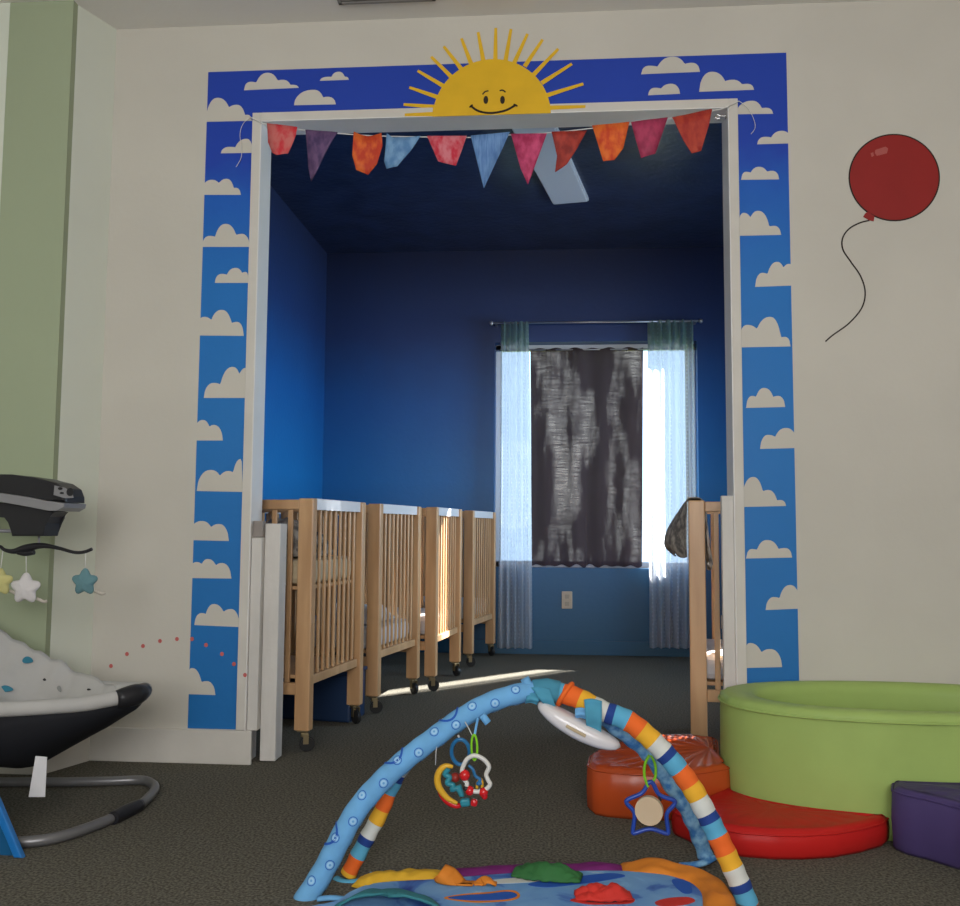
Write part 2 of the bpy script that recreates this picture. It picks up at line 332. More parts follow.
for xl, xr, y0, y1, bumps in CLOUDS:
    pts = []; n = 40; cs = [b[0] for b in bumps]
    for i in range(n+1):
        x = xl+(xr-xl)*i/n; yb = y0+(y1-y0)*i/n; hgt = 0
        for k, (cx, ty) in enumerate(bumps):
            ry = yb-ty
            rl = cx-xl if k == 0 else (cx-cs[k-1])*.62+2; rr = xr-cx if k == len(bumps)-1 else (cs[k+1]-cx)*.62+2
            rr_ = max(rl if x < cx else rr, 2)
            q = 1-abs((x-cx)/rr_)**2.3
            if q > 0: hgt = max(hgt, ry*q**.55)
        pts.append((x, yb-hgt))
    P = [W0(*p) for p in pts]+[W0(xr, y1), W0(xl, y0)]
    Q = []
    for p in P:
        if not Q or (p-Q[-1]).length > 1e-4: Q.append(p)
    xm = sum(p.x for p in Q)/len(Q); zm = sum(p.z for p in Q)/len(Q)
    Q = clip_poly(Q, 0, MX0-.0005, True); Q = clip_poly(Q, 0, MX1+.0005, False)
    if zm < 2.56:
        if xm < -.8: Q = clip_poly(Q, 0, -1.2178, False)
        elif xm > .3: Q = clip_poly(Q, 0, .6995, True)
    bm = NB(); paint(bm, Q, -.0013, .0008); obj('painted_cloud', bm, WALL, root)
# smiling sun over the door head
YEL = mat('sun_yellow_paint', (.78, .47, .016), .5, var=.07, vscale=9); BLK = mat('black_mural_line', (.02, .012, .008), .6)
sun_r = thing('sun_mural', 'smiling yellow half sun painted above the doorway', 'mural', (0, -.0005, 2.5), world=True)
ZC = 2.5632
def two_level(bm, P, dy=0.):
    paint(bm, clip_poly(P, 2, ZC, True), -.0022-dy, .001); paint(bm, clip_poly(P, 2, ZC, False), -CT-.0003-dy, .001)
c = W0(491.5, 116.5); rs = (W0(551, 115)-W0(433, 117)).length/2
bm = NB(); two_level(bm, [c+Vector((rs*math.cos(t), 0, rs*math.sin(t))) for t in [PI*i/48 for i in range(49)]], .0011); obj('sun_face', bm, YEL, sun_r)
for x0, y0, x1, y1 in ((25, 462, 165, 458), (18, 407, 165, 418), (45, 325, 182, 372), (85, 245, 215, 322), (150, 178, 252, 280), (210, 128, 295, 237), (295, 90, 340, 207), (375, 60, 400, 195), (460, 40, 458, 188), (533, 45, 508, 190), (612, 68, 552, 200), (685, 95, 605, 215), (760, 140, 650, 255), (825, 212, 690, 298), (880, 308, 715, 360), (890, 422, 725, 428)):
    a = W0(400+x0/4.8, 20+y0/4.8); b_ = W0(400+x1/4.8, 20+y1/4.8); d = (b_-a).normalized(); nn = Vector((-d.z, 0, d.x))*.0078; b_ = b_+d*.01
    bm = NB(); two_level(bm, [a-nn*.7, b_-nn*1.15, b_+nn*1.15, a+nn*.7]); obj('sun_ray', bm, YEL, sun_r)
def stroke(bm, pix, w, y=-.0035):
    P = catmull([oy(px, py, y) for px, py in pix], 8); L_, R_ = [], []
    for i, p in enumerate(P):
        d = (P[min(i+1, len(P)-1)]-P[max(i-1, 0)]).normalized(); nn = Vector((-d.z, 0, d.x))*w/2; L_.append(p+nn); R_.append(p-nn)
    vl = [[bm.verts.new((p.x, y, p.z)), bm.verts.new((q.x, y, q.z)), bm.verts.new((p.x, y-.0008, p.z)), bm.verts.new((q.x, y-.0008, q.z))] for p, q in zip(L_, R_)]
    for a, b in zip(vl, vl[1:]):
        for i, j in ((0, 1), (1, 3), (3, 2), (2, 0)): bm.faces.new((a[i], a[j], b[j], b[i]))
    for e in (vl[0], vl[-1]): bm.faces.new((e[0], e[1], e[3], e[2]))
S4 = lambda L: [(400+x/4.8, 20+y/4.8) for x, y in L]
for cx in (412, 492):
    p = oy(400+cx/4.8, 20+384/4.8, -.0035); bm = NB(); disc(bm, (p.x, -.0036, p.z), .0095, .0165, .0008, 20); obj('painted_eye', bm, BLK, sun_r)
for L in ([(396, 358), (408, 345), (425, 340)], [(478, 340), (492, 337), (507, 347)]):
    bm = NB(); stroke(bm, S4(L), .006, -.0036); obj('painted_brow', bm, BLK, sun_r)
bm = NB(); stroke(bm, S4([(340, 412), (370, 434), (410, 445), (455, 445), (510, 433), (555, 408)]), .0085, -.0148); stroke(bm, S4([(334, 420), (342, 411), (350, 408)]), .006, -.0148); stroke(bm, S4([(545, 405), (556, 408), (563, 415)]), .006, -.0148)
obj('painted_smile', bm, BLK, sun_r)
# red balloon
RED = mat('balloon_red_paint', (.30, .018, .016), .5, var=.08, vscale=6); HIL = mat('balloon_highlight_paint', (.42, .10, .09), .5)
bal = thing('balloon_mural', 'red balloon with a wavy string painted on the wall', 'mural', (1.2, -.0005, 1.8), world=True)
c = W0(894, 177.5); rx = (W0(940, 177.5)-W0(848.5, 177.5)).length/2; rz = (W0(894, 134)-W0(894, 221.5)).length/2
bm = NB(); disc(bm, (c.x, -.0004, c.z), rx, rz, .0008, 64); obj('balloon_outline', bm, BLK, bal)
bm = NB(); disc(bm, (c.x, -.0013, c.z), rx-.0055, rz-.0055, .0008, 64); obj('balloon_body', bm, RED, bal)
S5 = lambda L: [(780+x/3.02, 80+y/3.02) for x, y in L]
bm = NB(); paint(bm, [W0(*p) for p in S5([(265, 398), (285, 412), (282, 428), (268, 424), (250, 414), (256, 404)])], -.0022, .0008); obj('balloon_knot', bm, RED, bal)
bm = NB()
for L in ([(287, 212), (318, 202), (326, 208), (322, 222), (292, 230), (286, 222)], [(273, 222), (281, 219), (283, 230), (276, 233)]): paint(bm, [W0(*p) for p in S5(L)], -.0022, .0008)
obj('balloon_highlight', bm, HIL, bal)
bm = NB(); stroke(bm, S5([(270, 424), (240, 432), (208, 450), (189, 478), (190, 512), (213, 548), (243, 592), (257, 640), (247, 688), (208, 735), (160, 770), (137, 790)]), .0055, -.0006); obj('balloon_string', bm, BLK, bal)
# pink dots in an arc
PINK = mat('pink_dot_sticker', (.55, .13, .12), .5)
dots = thing('dot_arc', 'arc of small pink dots on the wall left of the doorway', 'wall stickers', (-1.4, -.0005, .4), world=True)
for px, py in ((111, 666), (127, 654), (143, 646), (160, 641), (177, 639), (192, 639), (206, 645), (222, 654), (234, 664), (245, 675)):
    y = -.0022 if px < 238 else -CT-.0003
    p = oy(px, py, y); bm = NB(); disc(bm, (p.x, y, p.z), .0075, .008, .0008, 14); obj('pink_dot', bm, PINK, dots)
# ------------------------------------------------------------------ bunting across the doorway
BY = -.035
bun = thing('bunting', 'string of hand-coloured paper pennants hung across the doorway', 'bunting', oy(485, 137, BY), world=True)
STR = mat('clear_white_string', (.7, .7, .68), .4)
spts = [(250, 117), (258, 121), (267, 124.5), (302, 130), (345, 134), (380, 136), (425, 137), (470, 137.5), (510, 135), (548, 133), (590, 128.5), (630, 124), (668, 118.5), (714, 110.5), (724, 108), (739, 101)]
P = [oy(x, y, BY if 2 < i < 14 else (-.018 if i in (0, 15) else -.03)) for i, (x, y) in enumerate(spts)]
bm = NB(); tube(bm, catmull(P, 4), .0022, 6); obj('string', bm, STR, bun)
for L in ([(250, 117), (243, 124), (240, 134), (241.5, 148), (241, 158), (236, 167)], [(739, 101), (748, 108), (754, 120), (755, 128), (751, 134)]):
    bm = NB(); tube(bm, catmull([oy(x, y, -.018) for x, y in L], 5), .0011, 5); obj('string_end', bm, STR, bun)
FLAGS = [
 ([(267.3, 124.4), (297.5, 128), (296, 136), (292, 147), (288.5, 155), (277.5, 156.8), (272.5, 154), (268, 143)], (.62, .16, .15), (.62, .035, .05), 'pink and red rounded pennant'),
 ([(305.7, 130.7), (338, 133.5), (323, 160), (310.7, 182.5), (308, 167)], (.16, .09, .20), (.07, .04, .12), 'purple pointed pennant'),
 ([(354, 132.7), (361, 136), (368, 137.5), (375, 136), (381.7, 134), (382.7, 147), (376.7, 165), (368, 175.7), (356.7, 171.7), (352.7, 157)], (.75, .15, .03), (.55, .05, .02), 'orange shield-shaped pennant'),
 ([(387, 134.3), (393, 139), (407, 138.5), (420.7, 136.7), (410, 153), (398, 168.5), (386.7, 170), (384, 161.7), (388, 153)], (.20, .38, .62), (.10, .24, .48), 'light blue curled pennant'),
 ([(427, 137), (467, 137), (461.7, 153), (456, 167), (438, 162)], (.68, .20, .24), (.60, .03, .06), 'pale pink pennant with red middle'),
 ([(470.7, 137), (510, 133), (497, 160), (484, 190)], (.17, .33, .62), (.10, .22, .5), 'long blue striped pennant'),
 ([(511, 135), (547, 134.5), (528, 186.6), (520.7, 170)], (.62, .08, .20), (.40, .03, .10), 'magenta pointed pennant'),
 ([(551.5, 132.8), (587, 131.7), (577, 150.5), (567, 164.7), (555, 172.8), (557, 156)], (.42, .045, .03), (.25, .025, .02), 'dark red slanted pennant'),
 ([(592, 126.8), (629.4, 123), (623.4, 148.7), (614.6, 161), (603, 163)], (.80, .17, .03), (.62, .06, .02), 'bright orange pennant'),
 ([(631, 123), (667.7, 118.6), (655, 156), (641, 159.5)], (.45, .05, .12), (.30, .03, .08), 'crimson blunt-ended pennant'),
 ([(672, 118.6), (712, 110), (708.4, 127.5), (701, 152), (691.8, 154), (683.6, 141.6)], (.50, .065, .035), (.36, .03, .025), 'red-orange pennant at the right end')]
for k, (L, c1, c2, lb) in enumerate(FLAGS):
    m = mat('crayoned_paper_%d' % k, c1, .6, col2=c2, vscale=38, stretch=(1, 1, .6) if k != 5 else (4, 1, .5))
    P = [oy(x, y-.8, BY-.003) for x, y in L]; cx = sum(p.x for p in P)/len(P); w = max(p.x for p in P)-min(p.x for p in P); zt = max(p.z for p in P)
    bm = NB(); f = bm.faces.new([bm.verts.new(p) for p in P]); bmesh.ops.triangulate(bm, faces=[f])
    bmesh.ops.subdivide_edges(bm, edges=bm.edges[:], cuts=3, use_grid_fill=True)
    for v in bm.verts: v.co.y += .010*math.cos((v.co.x-cx)/w*5+k)*min(1, (zt-v.co.z)/.06)*(1 if k % 2 else -.6)-.004
    obj('pennant', bm, m, bun, smooth=True, solid=.0012, label=lb)
# small metal hook at the right top corner of the opening
CHR = mat('bright_metal', (.7, .7, .7), .25, metal=1.); 
p = oy(722, 116, .02); hk = thing('eye_hook', 'small shiny metal hook in the upper right corner of the doorway', 'hook', (XR0-.005, .02, p.z), world=True)
bm = NB(); tube(bm, catmull([(XR0-.003, .02, p.z), (XR0-.025, .02, p.z), (XR0-.04, .02, p.z+.006), (XR0-.045, .02, p.z-.006), (XR0-.03, .02, p.z-.012)], 5), .004, 8); obj('hook_wire', bm, CHR, hk)
bm = NB(); box(bm, (XR0-.006, .02, p.z), (.004, .022, .02), .002); obj('hook_plate', bm, CHR, hk)
# ceiling vent at the top of the picture
a = oz(338, 0, HC); b_ = oz(436, 0, HC)
vt = thing('ceiling_vent', 'dark slotted vent in the white ceiling at the top edge', 'vent', ((a.x+b_.x)/2, a.y-.02, HC-.001))
wv = (b_.x-a.x)
bm = NB()
for x0, x1, y0, y1 in ((-wv/2, wv/2, -.09, -.07), (-wv/2, wv/2, .02, .035), (-wv/2, -wv/2+.015, -.09, .035), (wv/2-.015, wv/2, -.09, .035)): b3(bm, x0, x1, y0, y1, -.012, 0, .002)
obj('vent_frame', bm, mat('grey_vent_metal', (.22, .21, .2), .5), vt)
bm = NB()
for i in range(5): box(bm, (0, -.06+i*.018, -.006), (wv-.03, .012, .002), rot=Matrix.Rotation(R(30), 3, 'X'))
obj('vent_slats', bm, mat('grey_vent_metal', (.22, .21, .2), .5), vt)
# ------------------------------------------------------------------ gate posts on the jambs
GPM = mat('painted_white_timber', (.66, .64, .60), .5, var=.1, vscale=14, bump=.15, bscale=40, stretch=(1, 1, .2))
a = oz(257, 757.5, 0)
gp = thing('gate_post', 'white wooden gate post at the left side of the doorway', 'gate post', (-1.13, .05, 0))
x0 = -1.13
bm = NB(); b3(bm, XL0+.005-x0, -1.138-x0, .0-.05, .062-.05, .125, .86, .003); obj('mounting_board', bm, GPM, gp)
bm = NB(); b3(bm, -1.137-x0, -1.075-x0, .035-.05, .125-.05, .004, .915, .004); obj('post', bm, GPM, gp)
bm = NB(); b3(bm, XL0+.006-x0, -1.138-x0, .008-.05, .05-.05, .861, .925, .003); obj('latch_block', bm, mat('grey_latch', (.28, .25, .23), .5), gp)
gp2 = thing('gate_post', 'white wooden gate post at the right side of the doorway', 'gate post', (.63, .05, 0))
bm = NB(); b3(bm, -.011, .0325, -.045, -.018, .004, 1.03, .003); obj('post', bm, GPM, gp2)
bm = NB(); box(bm, (-.0135, -.03, .56), (.004, .016, .05), .001); obj('hinge_plate', bm, mat('grey_latch', (.28, .25, .23), .5), gp2)
# ------------------------------------------------------------------ nursery: ceiling light
lampm = mat('unlit_light_diffuser', (.62, .63, .66), .35); lf = mat('white_fixture_metal', (.6, .6, .62), .4)
la, lb_ = oz(536.6, 176, HN-.03), oz(551.5, 203, HN-.03); lc = oz(589, 203, HN-.03); LROT = math.atan2(lb_.y-la.y, lb_.x-la.x)-PI/2
lu = (lb_-la).normalized(); lm = (lb_+lc)/2-lu*.61; LAMP = (lm.x, lm.y, HN-.0005)
cl = thing('ceiling_light', 'unlit rectangular fluorescent light on the dark nursery ceiling', 'ceiling light', LAMP, LROT)
bm = NB(); b3(bm, -.115, .115, -.62, .62, -.022, 0, .003); obj('light_housing', bm, lf, cl)
bm = NB(); b3(bm, -.108, .108, -.613, .613, -.030, -.0225, .003); obj('light_diffuser', bm, lampm, cl)
# curtain rod
RODM = mat('pewter_rod', (.42, .42, .44), .3, metal=.7); RY_ = YB-.085
rod = thing('curtain_rod', 'thin metal curtain rod above the nursery window', 'curtain rod', (.28, YB, 2.42), world=True)
bm = NB(); tube(bm, [(-.47, RY_, 2.412), (1.04, RY_, 2.412)], .008, 10); obj('rod', bm, RODM, rod)
for x in (-.475, 1.045): bm = NB(); sphere(bm, (x, RY_, 2.412), .017); obj('finial', bm, RODM, rod)
for x in (-.44, 1.01): bm = NB(); b3(bm, x-.008, x+.008, RY_-.004, YB, 2.404, 2.42, .002); obj('rod_bracket', bm, RODM, rod)
SHEER = cloth('white_sheer_voile', (.70, .73, .78), .34, .58, .42, tint=(.30, .42, .37), dots=True)
def sheer(name, label, x0t, x1t, x0b, x1b, zb, n, ph):
    def fn(u, v):
        z = 2.42+(zb-2.42)*v; xa = x0t+(x0b-x0t)*v; xb = x1t+(x1b-x1t)*v
        amp = .018+.014*v
        return Vector((xa+(xb-xa)*u+.006*math.sin(u*n*5+v*3), RY_-.0+amp*math.sin(u*n*2*PI+ph+.6*math.sin(v*2.5))+.006*math.sin(u*23+v*4), z))
    bm = NB(); sheet(bm, fn, 90, 40)
    return tag(obj(name, bm, SHEER, smooth=True), label, 'curtain', 'sheer curtains')
sheer('sheer_curtain', 'white sheer curtain at the left side of the nursery window', -.405, -.20, -.42, -.17, .05, 5, .4)
sheer('sheer_curtain', 'brighter white sheer curtain at the right side of the nursery window', .665, 1.0, .66, .99, .07, 6, 1.2)
# burlap panel inside the window recess
BURL = cloth('loose_brown_burlap', (.064, .044, .049), .18, .38, .62, bands=True)
bp_ = thing('burlap_curtain', 'dark brown burlap panel hanging in the middle of the nursery window', 'curtain', (.22, YB+.05, 2.25), world=True)
def bfn(u, v):
    x = -.19+(.835-.02*v)*u+(.012*v if u < .5 else 0); z = 2.245-.006*math.cos(u*40)-(2.245-.635)*v
    if v > .97: z += .008*math.sin(u*50)
    return Vector((x, YB+.05+.012*math.sin(u*26+math.sin(v*2)), z))
bm = NB(); sheet(bm, bfn, 80, 40); obj('burlap_cloth', bm, BURL, bp_, smooth=True)
bm = NB(); tube(bm, [(WX0, YB+.05, 2.235), (WX1, YB+.05, 2.235)], .006, 8); obj('tension_rod', bm, RODM, bp_)
# outlet plate
p = oy(567, 600, YB); op = thing('outlet_plate', 'beige outlet plate on the blue wall below the window', 'outlet', (p.x, YB, p.z))
bm = NB(); b3(bm, -.038, .038, -.007, 0, -.062, .062, .004); obj('cover_plate', bm, mat('ivory_plastic', (.55, .48, .38), .4), op)
for z in (-.026, .026): bm = NB(); b3(bm, -.017, .017, -.009, -.0071, z-.017, z+.017, .003); obj('socket', bm, mat('ivory_plastic_dark', (.42, .37, .3), .4), op)
# ------------------------------------------------------------------ cribs
WOOD = mat('honey_crib_wood', (.60, .37, .19), .38, col2=(.48, .28, .135), vscale=5, stretch=(3, 3, .35), spec=.45, bump=.04, bscale=80)
COVER = mat('clear_white_teething_cover', (.74, .75, .77), .14, spec=.6, coat=.5)
TYRE = mat('black_rubber_wheel', (.02, .02, .02), .4); BRASS = mat('worn_brass_caster', (.35, .28, .16), .35, metal=.9)
CL, CD, CHT = .72, .62, 1.02
def make_crib(label):
    t = thing('crib', label, 'crib', group='wooden cribs')
    for k, (x, y, a) in enumerate(((-.0335, .0235, .5), (-.0335, CD-.0235, -.7), (-CL+.0335, .0235, .2), (-CL+.0335, CD-.0235, 1.1))):
        bm = NB(); b3(bm, x-.0325, x+.0325, y-.0225, y+.0225, .085, CHT, .005); po = obj('post', bm, WOOD, t)
        bm = NB(); rot = Matrix.Rotation(a, 3, 'Z')
        b3(bm, x-.022, x+.022, y-.016, y+.016, .079, .0845, .001)
        r0 = bmesh.ops.create_cone(bm, cap_ends=True, segments=14, radius1=.011, radius2=.011, depth=.02)['verts']; bmesh.ops.translate(bm, vec=(x, y, .07), verts=r0)
        for s in (-1, 1):
            d = rot @ Vector((.010, s*.0165, .05)); box(bm, (x+d.x, y+d.y, .052), (.022, .003, .04), .001, rot=rot)
        d = rot @ Vector((.006, 0, 0)); box(bm, (x+d.x, y+d.y, .0735), (.03, .036, .004), .001, rot=rot)
        cs = obj('caster_fork', bm, BRASS, po)
        bm = NB(); w = bmesh.ops.create_cone(bm, cap_ends=True, segments=24, radius1=.031, radius2=.031, depth=.024)['verts']
        bmesh.ops.bevel(bm, geom=[e for e in bm.edges if len(e.link_faces) == 2 and e.calc_face_angle(0) > .9], offset=.005, segments=2, affect='EDGES')
        bmesh.ops.rotate(bm, cent=(0, 0, 0), matrix=rot @ Matrix.Rotation(PI/2, 3, 'X'), verts=bm.verts); d = rot @ Vector((.016, 0, 0))
        bmesh.ops.translate(bm, vec=(x+d.x, y+d.y, .0315), verts=bm.verts); obj('caster_wheel', bm, TYRE, po)
    for x in (-.0285, -CL+.0285):
        bm = NB(); b3(bm, x-.014, x+.014, .0461, CD-.0461, .978, 1.016, .003); rl = obj('end_top_rail', bm, WOOD, t)
        bm = NB(); b3(bm, x-.0165, x+.0165, .047, CD-.047, 1.0165, 1.0205, .001)
        for s in (-1, 1): b3(bm, x+s*.0145, x+s*.0165, .047, CD-.047, .974, 1.0165)
        obj('rail_cover', bm, COVER, rl, label='glossy white cover on the end rail')
        bm = NB(); b3(bm, x-.014, x+.014, .0461, CD-.0461, .262, .298, .003); obj('end_bottom_rail', bm, WOOD, t)
        for i in range(9):
            y = .085+i*(CD-.17)/8; bm = NB(); b3(bm, x-.0055, x+.0055, y-.0085, y+.0085, .2985, .9775, .003); obj('slat', bm, WOOD, t)
    for y in (.022, CD-.022):
        bm = NB(); b3(bm, -CL+.0665, -.0665, y-.013, y+.013, .975, 1.015, .003); obj('side_top_rail', bm, WOOD, t)
        bm = NB(); b3(bm, -CL+.0665, -.0665, y-.013, y+.013, .225, .272, .003); obj('side_bottom_rail', bm, WOOD, t)
        for i in range(8):
            x = -.108-i*(CL-.216)/7; bm = NB(); b3(bm, x-.011, x+.011, y-.006, y+.006, .2725, .9745, .003); obj('slat', bm, WOOD, t)
    bm = NB(); b3(bm, -CL+.05, -.05, .04, CD-.04, .285, .30, .002); obj('base_board', bm, WOOD, t)
    return t
crib = make_crib('wooden slatted crib nearest the doorway on its left side')
SPOTS = [((-.987, .19), -8.75, None),
 ((-.86, .986), -11, 'second wooden crib behind the nearest one on the left'),
 ((-.662, 1.638), -7.5, 'third wooden crib of the left row, between two other cribs'),
 ((-.542, 2.58), -10.5, 'farthest wooden crib of the left row, beside the window curtain')]
CRIBS = [crib]
for (x, y), a, lb in SPOTS:
    c = crib if lb is None else copy_tree(crib)
    c.location = (x, y, 0); c.rotation_euler = (0, 0, R(a))
    if lb: c['label'] = lb; CRIBS.append(c)
rcy = .25; rcx = oy(689, 600, rcy).x; a5 = -math.atan2(rcx, rcy-CY)-.006
c5 = copy_tree(crib); c5['label'] = 'wooden crib at the right side of the doorway with a cloth hanging over it'
ORG5 = (rcx+math.cos(a5)*CL, rcy+math.sin(a5)*CL); c5.location = (*ORG5, 0); c5.rotation_euler = (0, 0, a5); CRIBS.append(c5)
MATT = mat('tan_vinyl_mattress', (.52, .43, .28), .4, var=.08); MATW = mat('white_crib_sheet', (.60, .60, .62), .8, var=.12, bump=.2, bscale=12)
PRT = mat('grey_print_blanket', (.44, .40, .34), .85, col2=(.13, .12, .11), vscale=30, bump=.2, bscale=20)
LABM = ['tan mattress raised high in the nearest left crib', 'white-sheeted mattress low in the second left crib', 'white-sheeted mattress low in the third left crib', 'white-sheeted mattress low in the farthest left crib', 'white-sheeted mattress low in the right-hand crib']
for k, c in enumerate(CRIBS):
    hi = k == 0
    z = .665 if hi else .305
    if hi:      # the raised spring deck of the first crib
        bm = NB(); b3(bm, -CL+.045, -.044, .037, CD-.037, .645, .660, .002); obj('mattress_deck', bm, WOOD, c)
    mt = thing('mattress', LABM[k], 'mattress', (c.location.x, c.location.y, z), c.rotation_euler.z, 'crib mattresses')
    bm = NB(); b3(bm, -CL+.048, -.047, .04, CD-.04, 0, .105, .025); obj('mattress_pad', bm, MATT if hi else MATW, mt)
def crumple(name, label, cat, c, x0, x1, y0, y1, z, h, m, seed):
    t = thing(name, label, cat, (c.location.x, c.location.y, z), c.rotation_euler.z)
    def fn(u, v):
        e = min(1, 5*min(u, 1-u))*min(1, 5*min(v, 1-v)); e = e**.5
        q = noise.noise(Vector((u*3.1, v*3.3, seed)))+.5*noise.noise(Vector((u*8, v*7, seed+3)))
        return Vector((x0+(x1-x0)*u+.02*q, y0+(y1-y0)*v+.02*noise.noise(Vector((u*4, seed, v*4))), .006+max(0, e*h*(.75+.5*q))))
    bm = NB(); sheet(bm, fn, 36, 30); obj('cloth', bm, m, t, smooth=True, solid=.006)
crumple('blanket', 'crumpled grey patterned blanket on the raised mattress of the nearest crib', 'blanket', CRIBS[0], -.45, -.07, .07, .42, .774, .15, PRT, 2.)
crumple('blanket', 'small crumpled pale blanket low in the second left crib', 'blanket', CRIBS[1], -.42, -.09, .12, .46, .414, .09, MATW, 5.)
# cloth hung over the end rail of the right-hand crib
cw = thing('hanging_blanket', 'grey patterned cloth draped over the end of the right-hand crib', 'blanket', (rcx, rcy, 1.02), a5)
prof = [(-.055, -.225), (-.092, -.185), (-.085, -.13), (-.060, -.075), (-.030, -.025), (-.004, .008), (.028, .013), (.052, .006), (.066, -.03), (.072, -.12), (.078, -.20), (.085, -.27)]
PP = catmull([(a, 0, b) for a, b in prof], 5)
def hfn(u, v):
    p = PP[min(int(v*(len(PP)-1)), len(PP)-1)]; x, z = p.x, p.z
    if x < -.004: x = -.004+(x+.004)*(.06+1.0*min(1, u*1.7))+.006*math.sin(u*13)*min(1, -z*8); z = z*(1.0+.04*math.sin(u*8))
    if v > .6: x += .012*math.sin(u*14)*(v-.6)*2; z += .05*math.sin(u*7)*(v-.6)
    return Vector((x, .05+.34*u, z))
bm = NB(); sheet(bm, hfn, 26, 40); obj('draped_cloth', bm, PRT, cw, smooth=True, solid=.004)
# blue storage box below the first crib
bx = thing('storage_box', 'dark blue storage box on the floor under the nearest left crib', 'box', (-1.115, .80, 0), R(-8.75))
BLB = mat('blue_plastic_box', (.014, .035, .09), .45)
bm = NB(); b3(bm, -.20, .17, .0, .20, 0.001, .215, .012); obj('box_body', bm, BLB, bx)
bm = NB(); b3(bm, -.207, .177, -.007, .207, .2155, .235, .006); obj('box_lid', bm, BLB, bx)
# ------------------------------------------------------------------ soft play set
def vinyl(name, c): return mat(name, c, .42, var=.06, vscale=7, bump=.12, bscale=9, spec=.14)
LIME = vinyl('lime_green_vinyl', (.355, .49, .145)); ORV = mat('orange_vinyl', (.50, .075, .016), .27, var=.06, vscale=7, bump=.08, bscale=9, spec=.4); RDV = vinyl('red_vinyl', (.52, .018, .016)); PUV = vinyl('purple_vinyl', (.075, .053, .16))
rg = thing('ball_pit', 'lime green round foam ball pit against the wall on the right', 'ball pit', (1.12, -.352, 0))
A1, B1, A2, B2 = .572, .318, .455, .235
prof = [(0, .0), (-.012, .03), (-.016, .16), (-.010, .31), (-.004, .336), (-.012, .342), (.02, .356), (.16, .364), (.5, .368), (.85, .362), (.98, .35), (1.02, .33), (1., .2), (.98, .02), (1., .012)]
bm = NB(); N = 96; rings = []
for f, z in prof:
    row = []
    for i in range(N):
        t = 2*PI*i/N; k = f; a = A1+(A2-A1)*k; b = B1+(B2-B1)*k
        wob = 0 if not (.33 < z < .36 and f < .1) else .0025*math.sin(i*2.0)
        ct, st = math.cos(t), math.sin(t); e = .88
        row.append(bm.verts.new(((a+wob)*math.copysign(abs(ct)**e, ct), (b+wob)*math.copysign(abs(st)**e, st), z+wob)))
    rings.append(row)
for a, b in zip(rings, rings[1:]):
    for i in range(N): f = bm.faces.new((a[i], a[(i+1) % N], b[(i+1) % N], b[i])); f.smooth = True
bm.faces.new(rings[0][::-1]); obj('foam_wall', bm, LIME, rg)
bm = NB(); prism(bm, [((A2-.02)*math.cos(2*PI*i/64), (B2-.02)*math.sin(2*PI*i/64), .0135) for i in range(64)], (0, 0, .03), bev=.006); obj('pit_floor_pad', bm, LIME, rg)
def ring_seam(t0, t1, z, off): 
    out = []
    for i in range(40):
        t = t0+(t1-t0)*i/39; ct, st = math.cos(t), math.sin(t); e = .88
        out.append(Vector(((A1+off)*math.copysign(abs(ct)**e, ct), (B1+off)*math.copysign(abs(st)**e, st), z)))
    return out
bm = NB(); tube(bm, ring_seam(0, 2*PI, .339, .006), .0035, 6, cap=False); obj('rim_piping', bm, LIME, rg)
def step(name, label, P, z, m, tilt=0., hub=None, amp=.0012):
    P = [Vector((p.x, p.y, 0)) for p in P]; P = catmull(P, 5, closed=True) if tilt else P
    c = sum(P, Vector())/len(P); t = thing(name, label, 'foam step', (c.x, c.y, 0), group='foam steps')
    bm = NB(); n = len(P); rows = []
    prof = [(0.004, .0), (-.004, .012), (-.007, z*.5), (-.004, z-.022), (.004, z-.010), (.016, z-.002), (.05, z+.004), (.12, z+.006)]
    nr = []
    for i in range(n):
        d = (P[(i+1) % n]-P[i-1]).normalized(); q = Vector((d.y, -d.x, 0))
        nr.append(q)
    area2 = sum(P[i].x*P[(i+1) % n].y-P[(i+1) % n].x*P[i].y for i in range(n))
    sg = -1 if area2 > 0 else 1
    for off, zz in prof[:6]: rows.append([bm.verts.new(P[i]-c+nr[i]*off*sg+Vector((0, 0, zz))) for i in range(n)])
    for a, b in zip(rows, rows[1:]):
        for i in range(n): f = bm.faces.new((a[i], a[(i+1) % n], b[(i+1) % n], b[i])); f.smooth = True
    bm.faces.new(rows[0][::-1])
    hb = (hub if hub is not None else c)-c; last = rows[-1]; K = 7
    for k in range(1, K):
        f_ = k/K; row = []
        for i in range(n):
            p = P[i]-c+nr[i]*.004*sg; q = p+(Vector((hb.x, hb.y, 0))-Vector((p.x, p.y, 0)))*f_
            row.append(bm.verts.new((q.x, q.y, z-.010+.012*min(1, f_*2.2)+amp*math.sin(i*1.9)*math.sin(PI*f_**.7))))
        for i in range(n): f = bm.faces.new((last[i], last[(i+1) % n], row[(i+1) % n], row[i])); f.smooth = True
        last = row
    cv = bm.verts.new((hb.x, hb.y, z+.003))
    for i in range(n): bm.faces.new((last[i], last[(i+1) % n], cv)).smooth = True
    obj('foam_block', bm, m, t)
    bm = NB(); tube(bm, [P[i]-c+nr[i]*(-.0035)*sg+Vector((0, 0, z-.016)) for i in range(n)], .003, 6, closed=True); obj('piping', bm, m, t)
    return t
def zp(L, z): return [oz(x, y, z) for x, y in L]
P = zp([(588.5, 761), (591, 752), (600, 746), (625, 738), (659, 733), (690, 732.5), (716, 736)], .155)+zp([(717, 745), (717, 753), (728, 763)], .155)+zp([(712, 766), (690, 769), (660, 770), (634, 769), (608, 767), (595, 765)], .155)
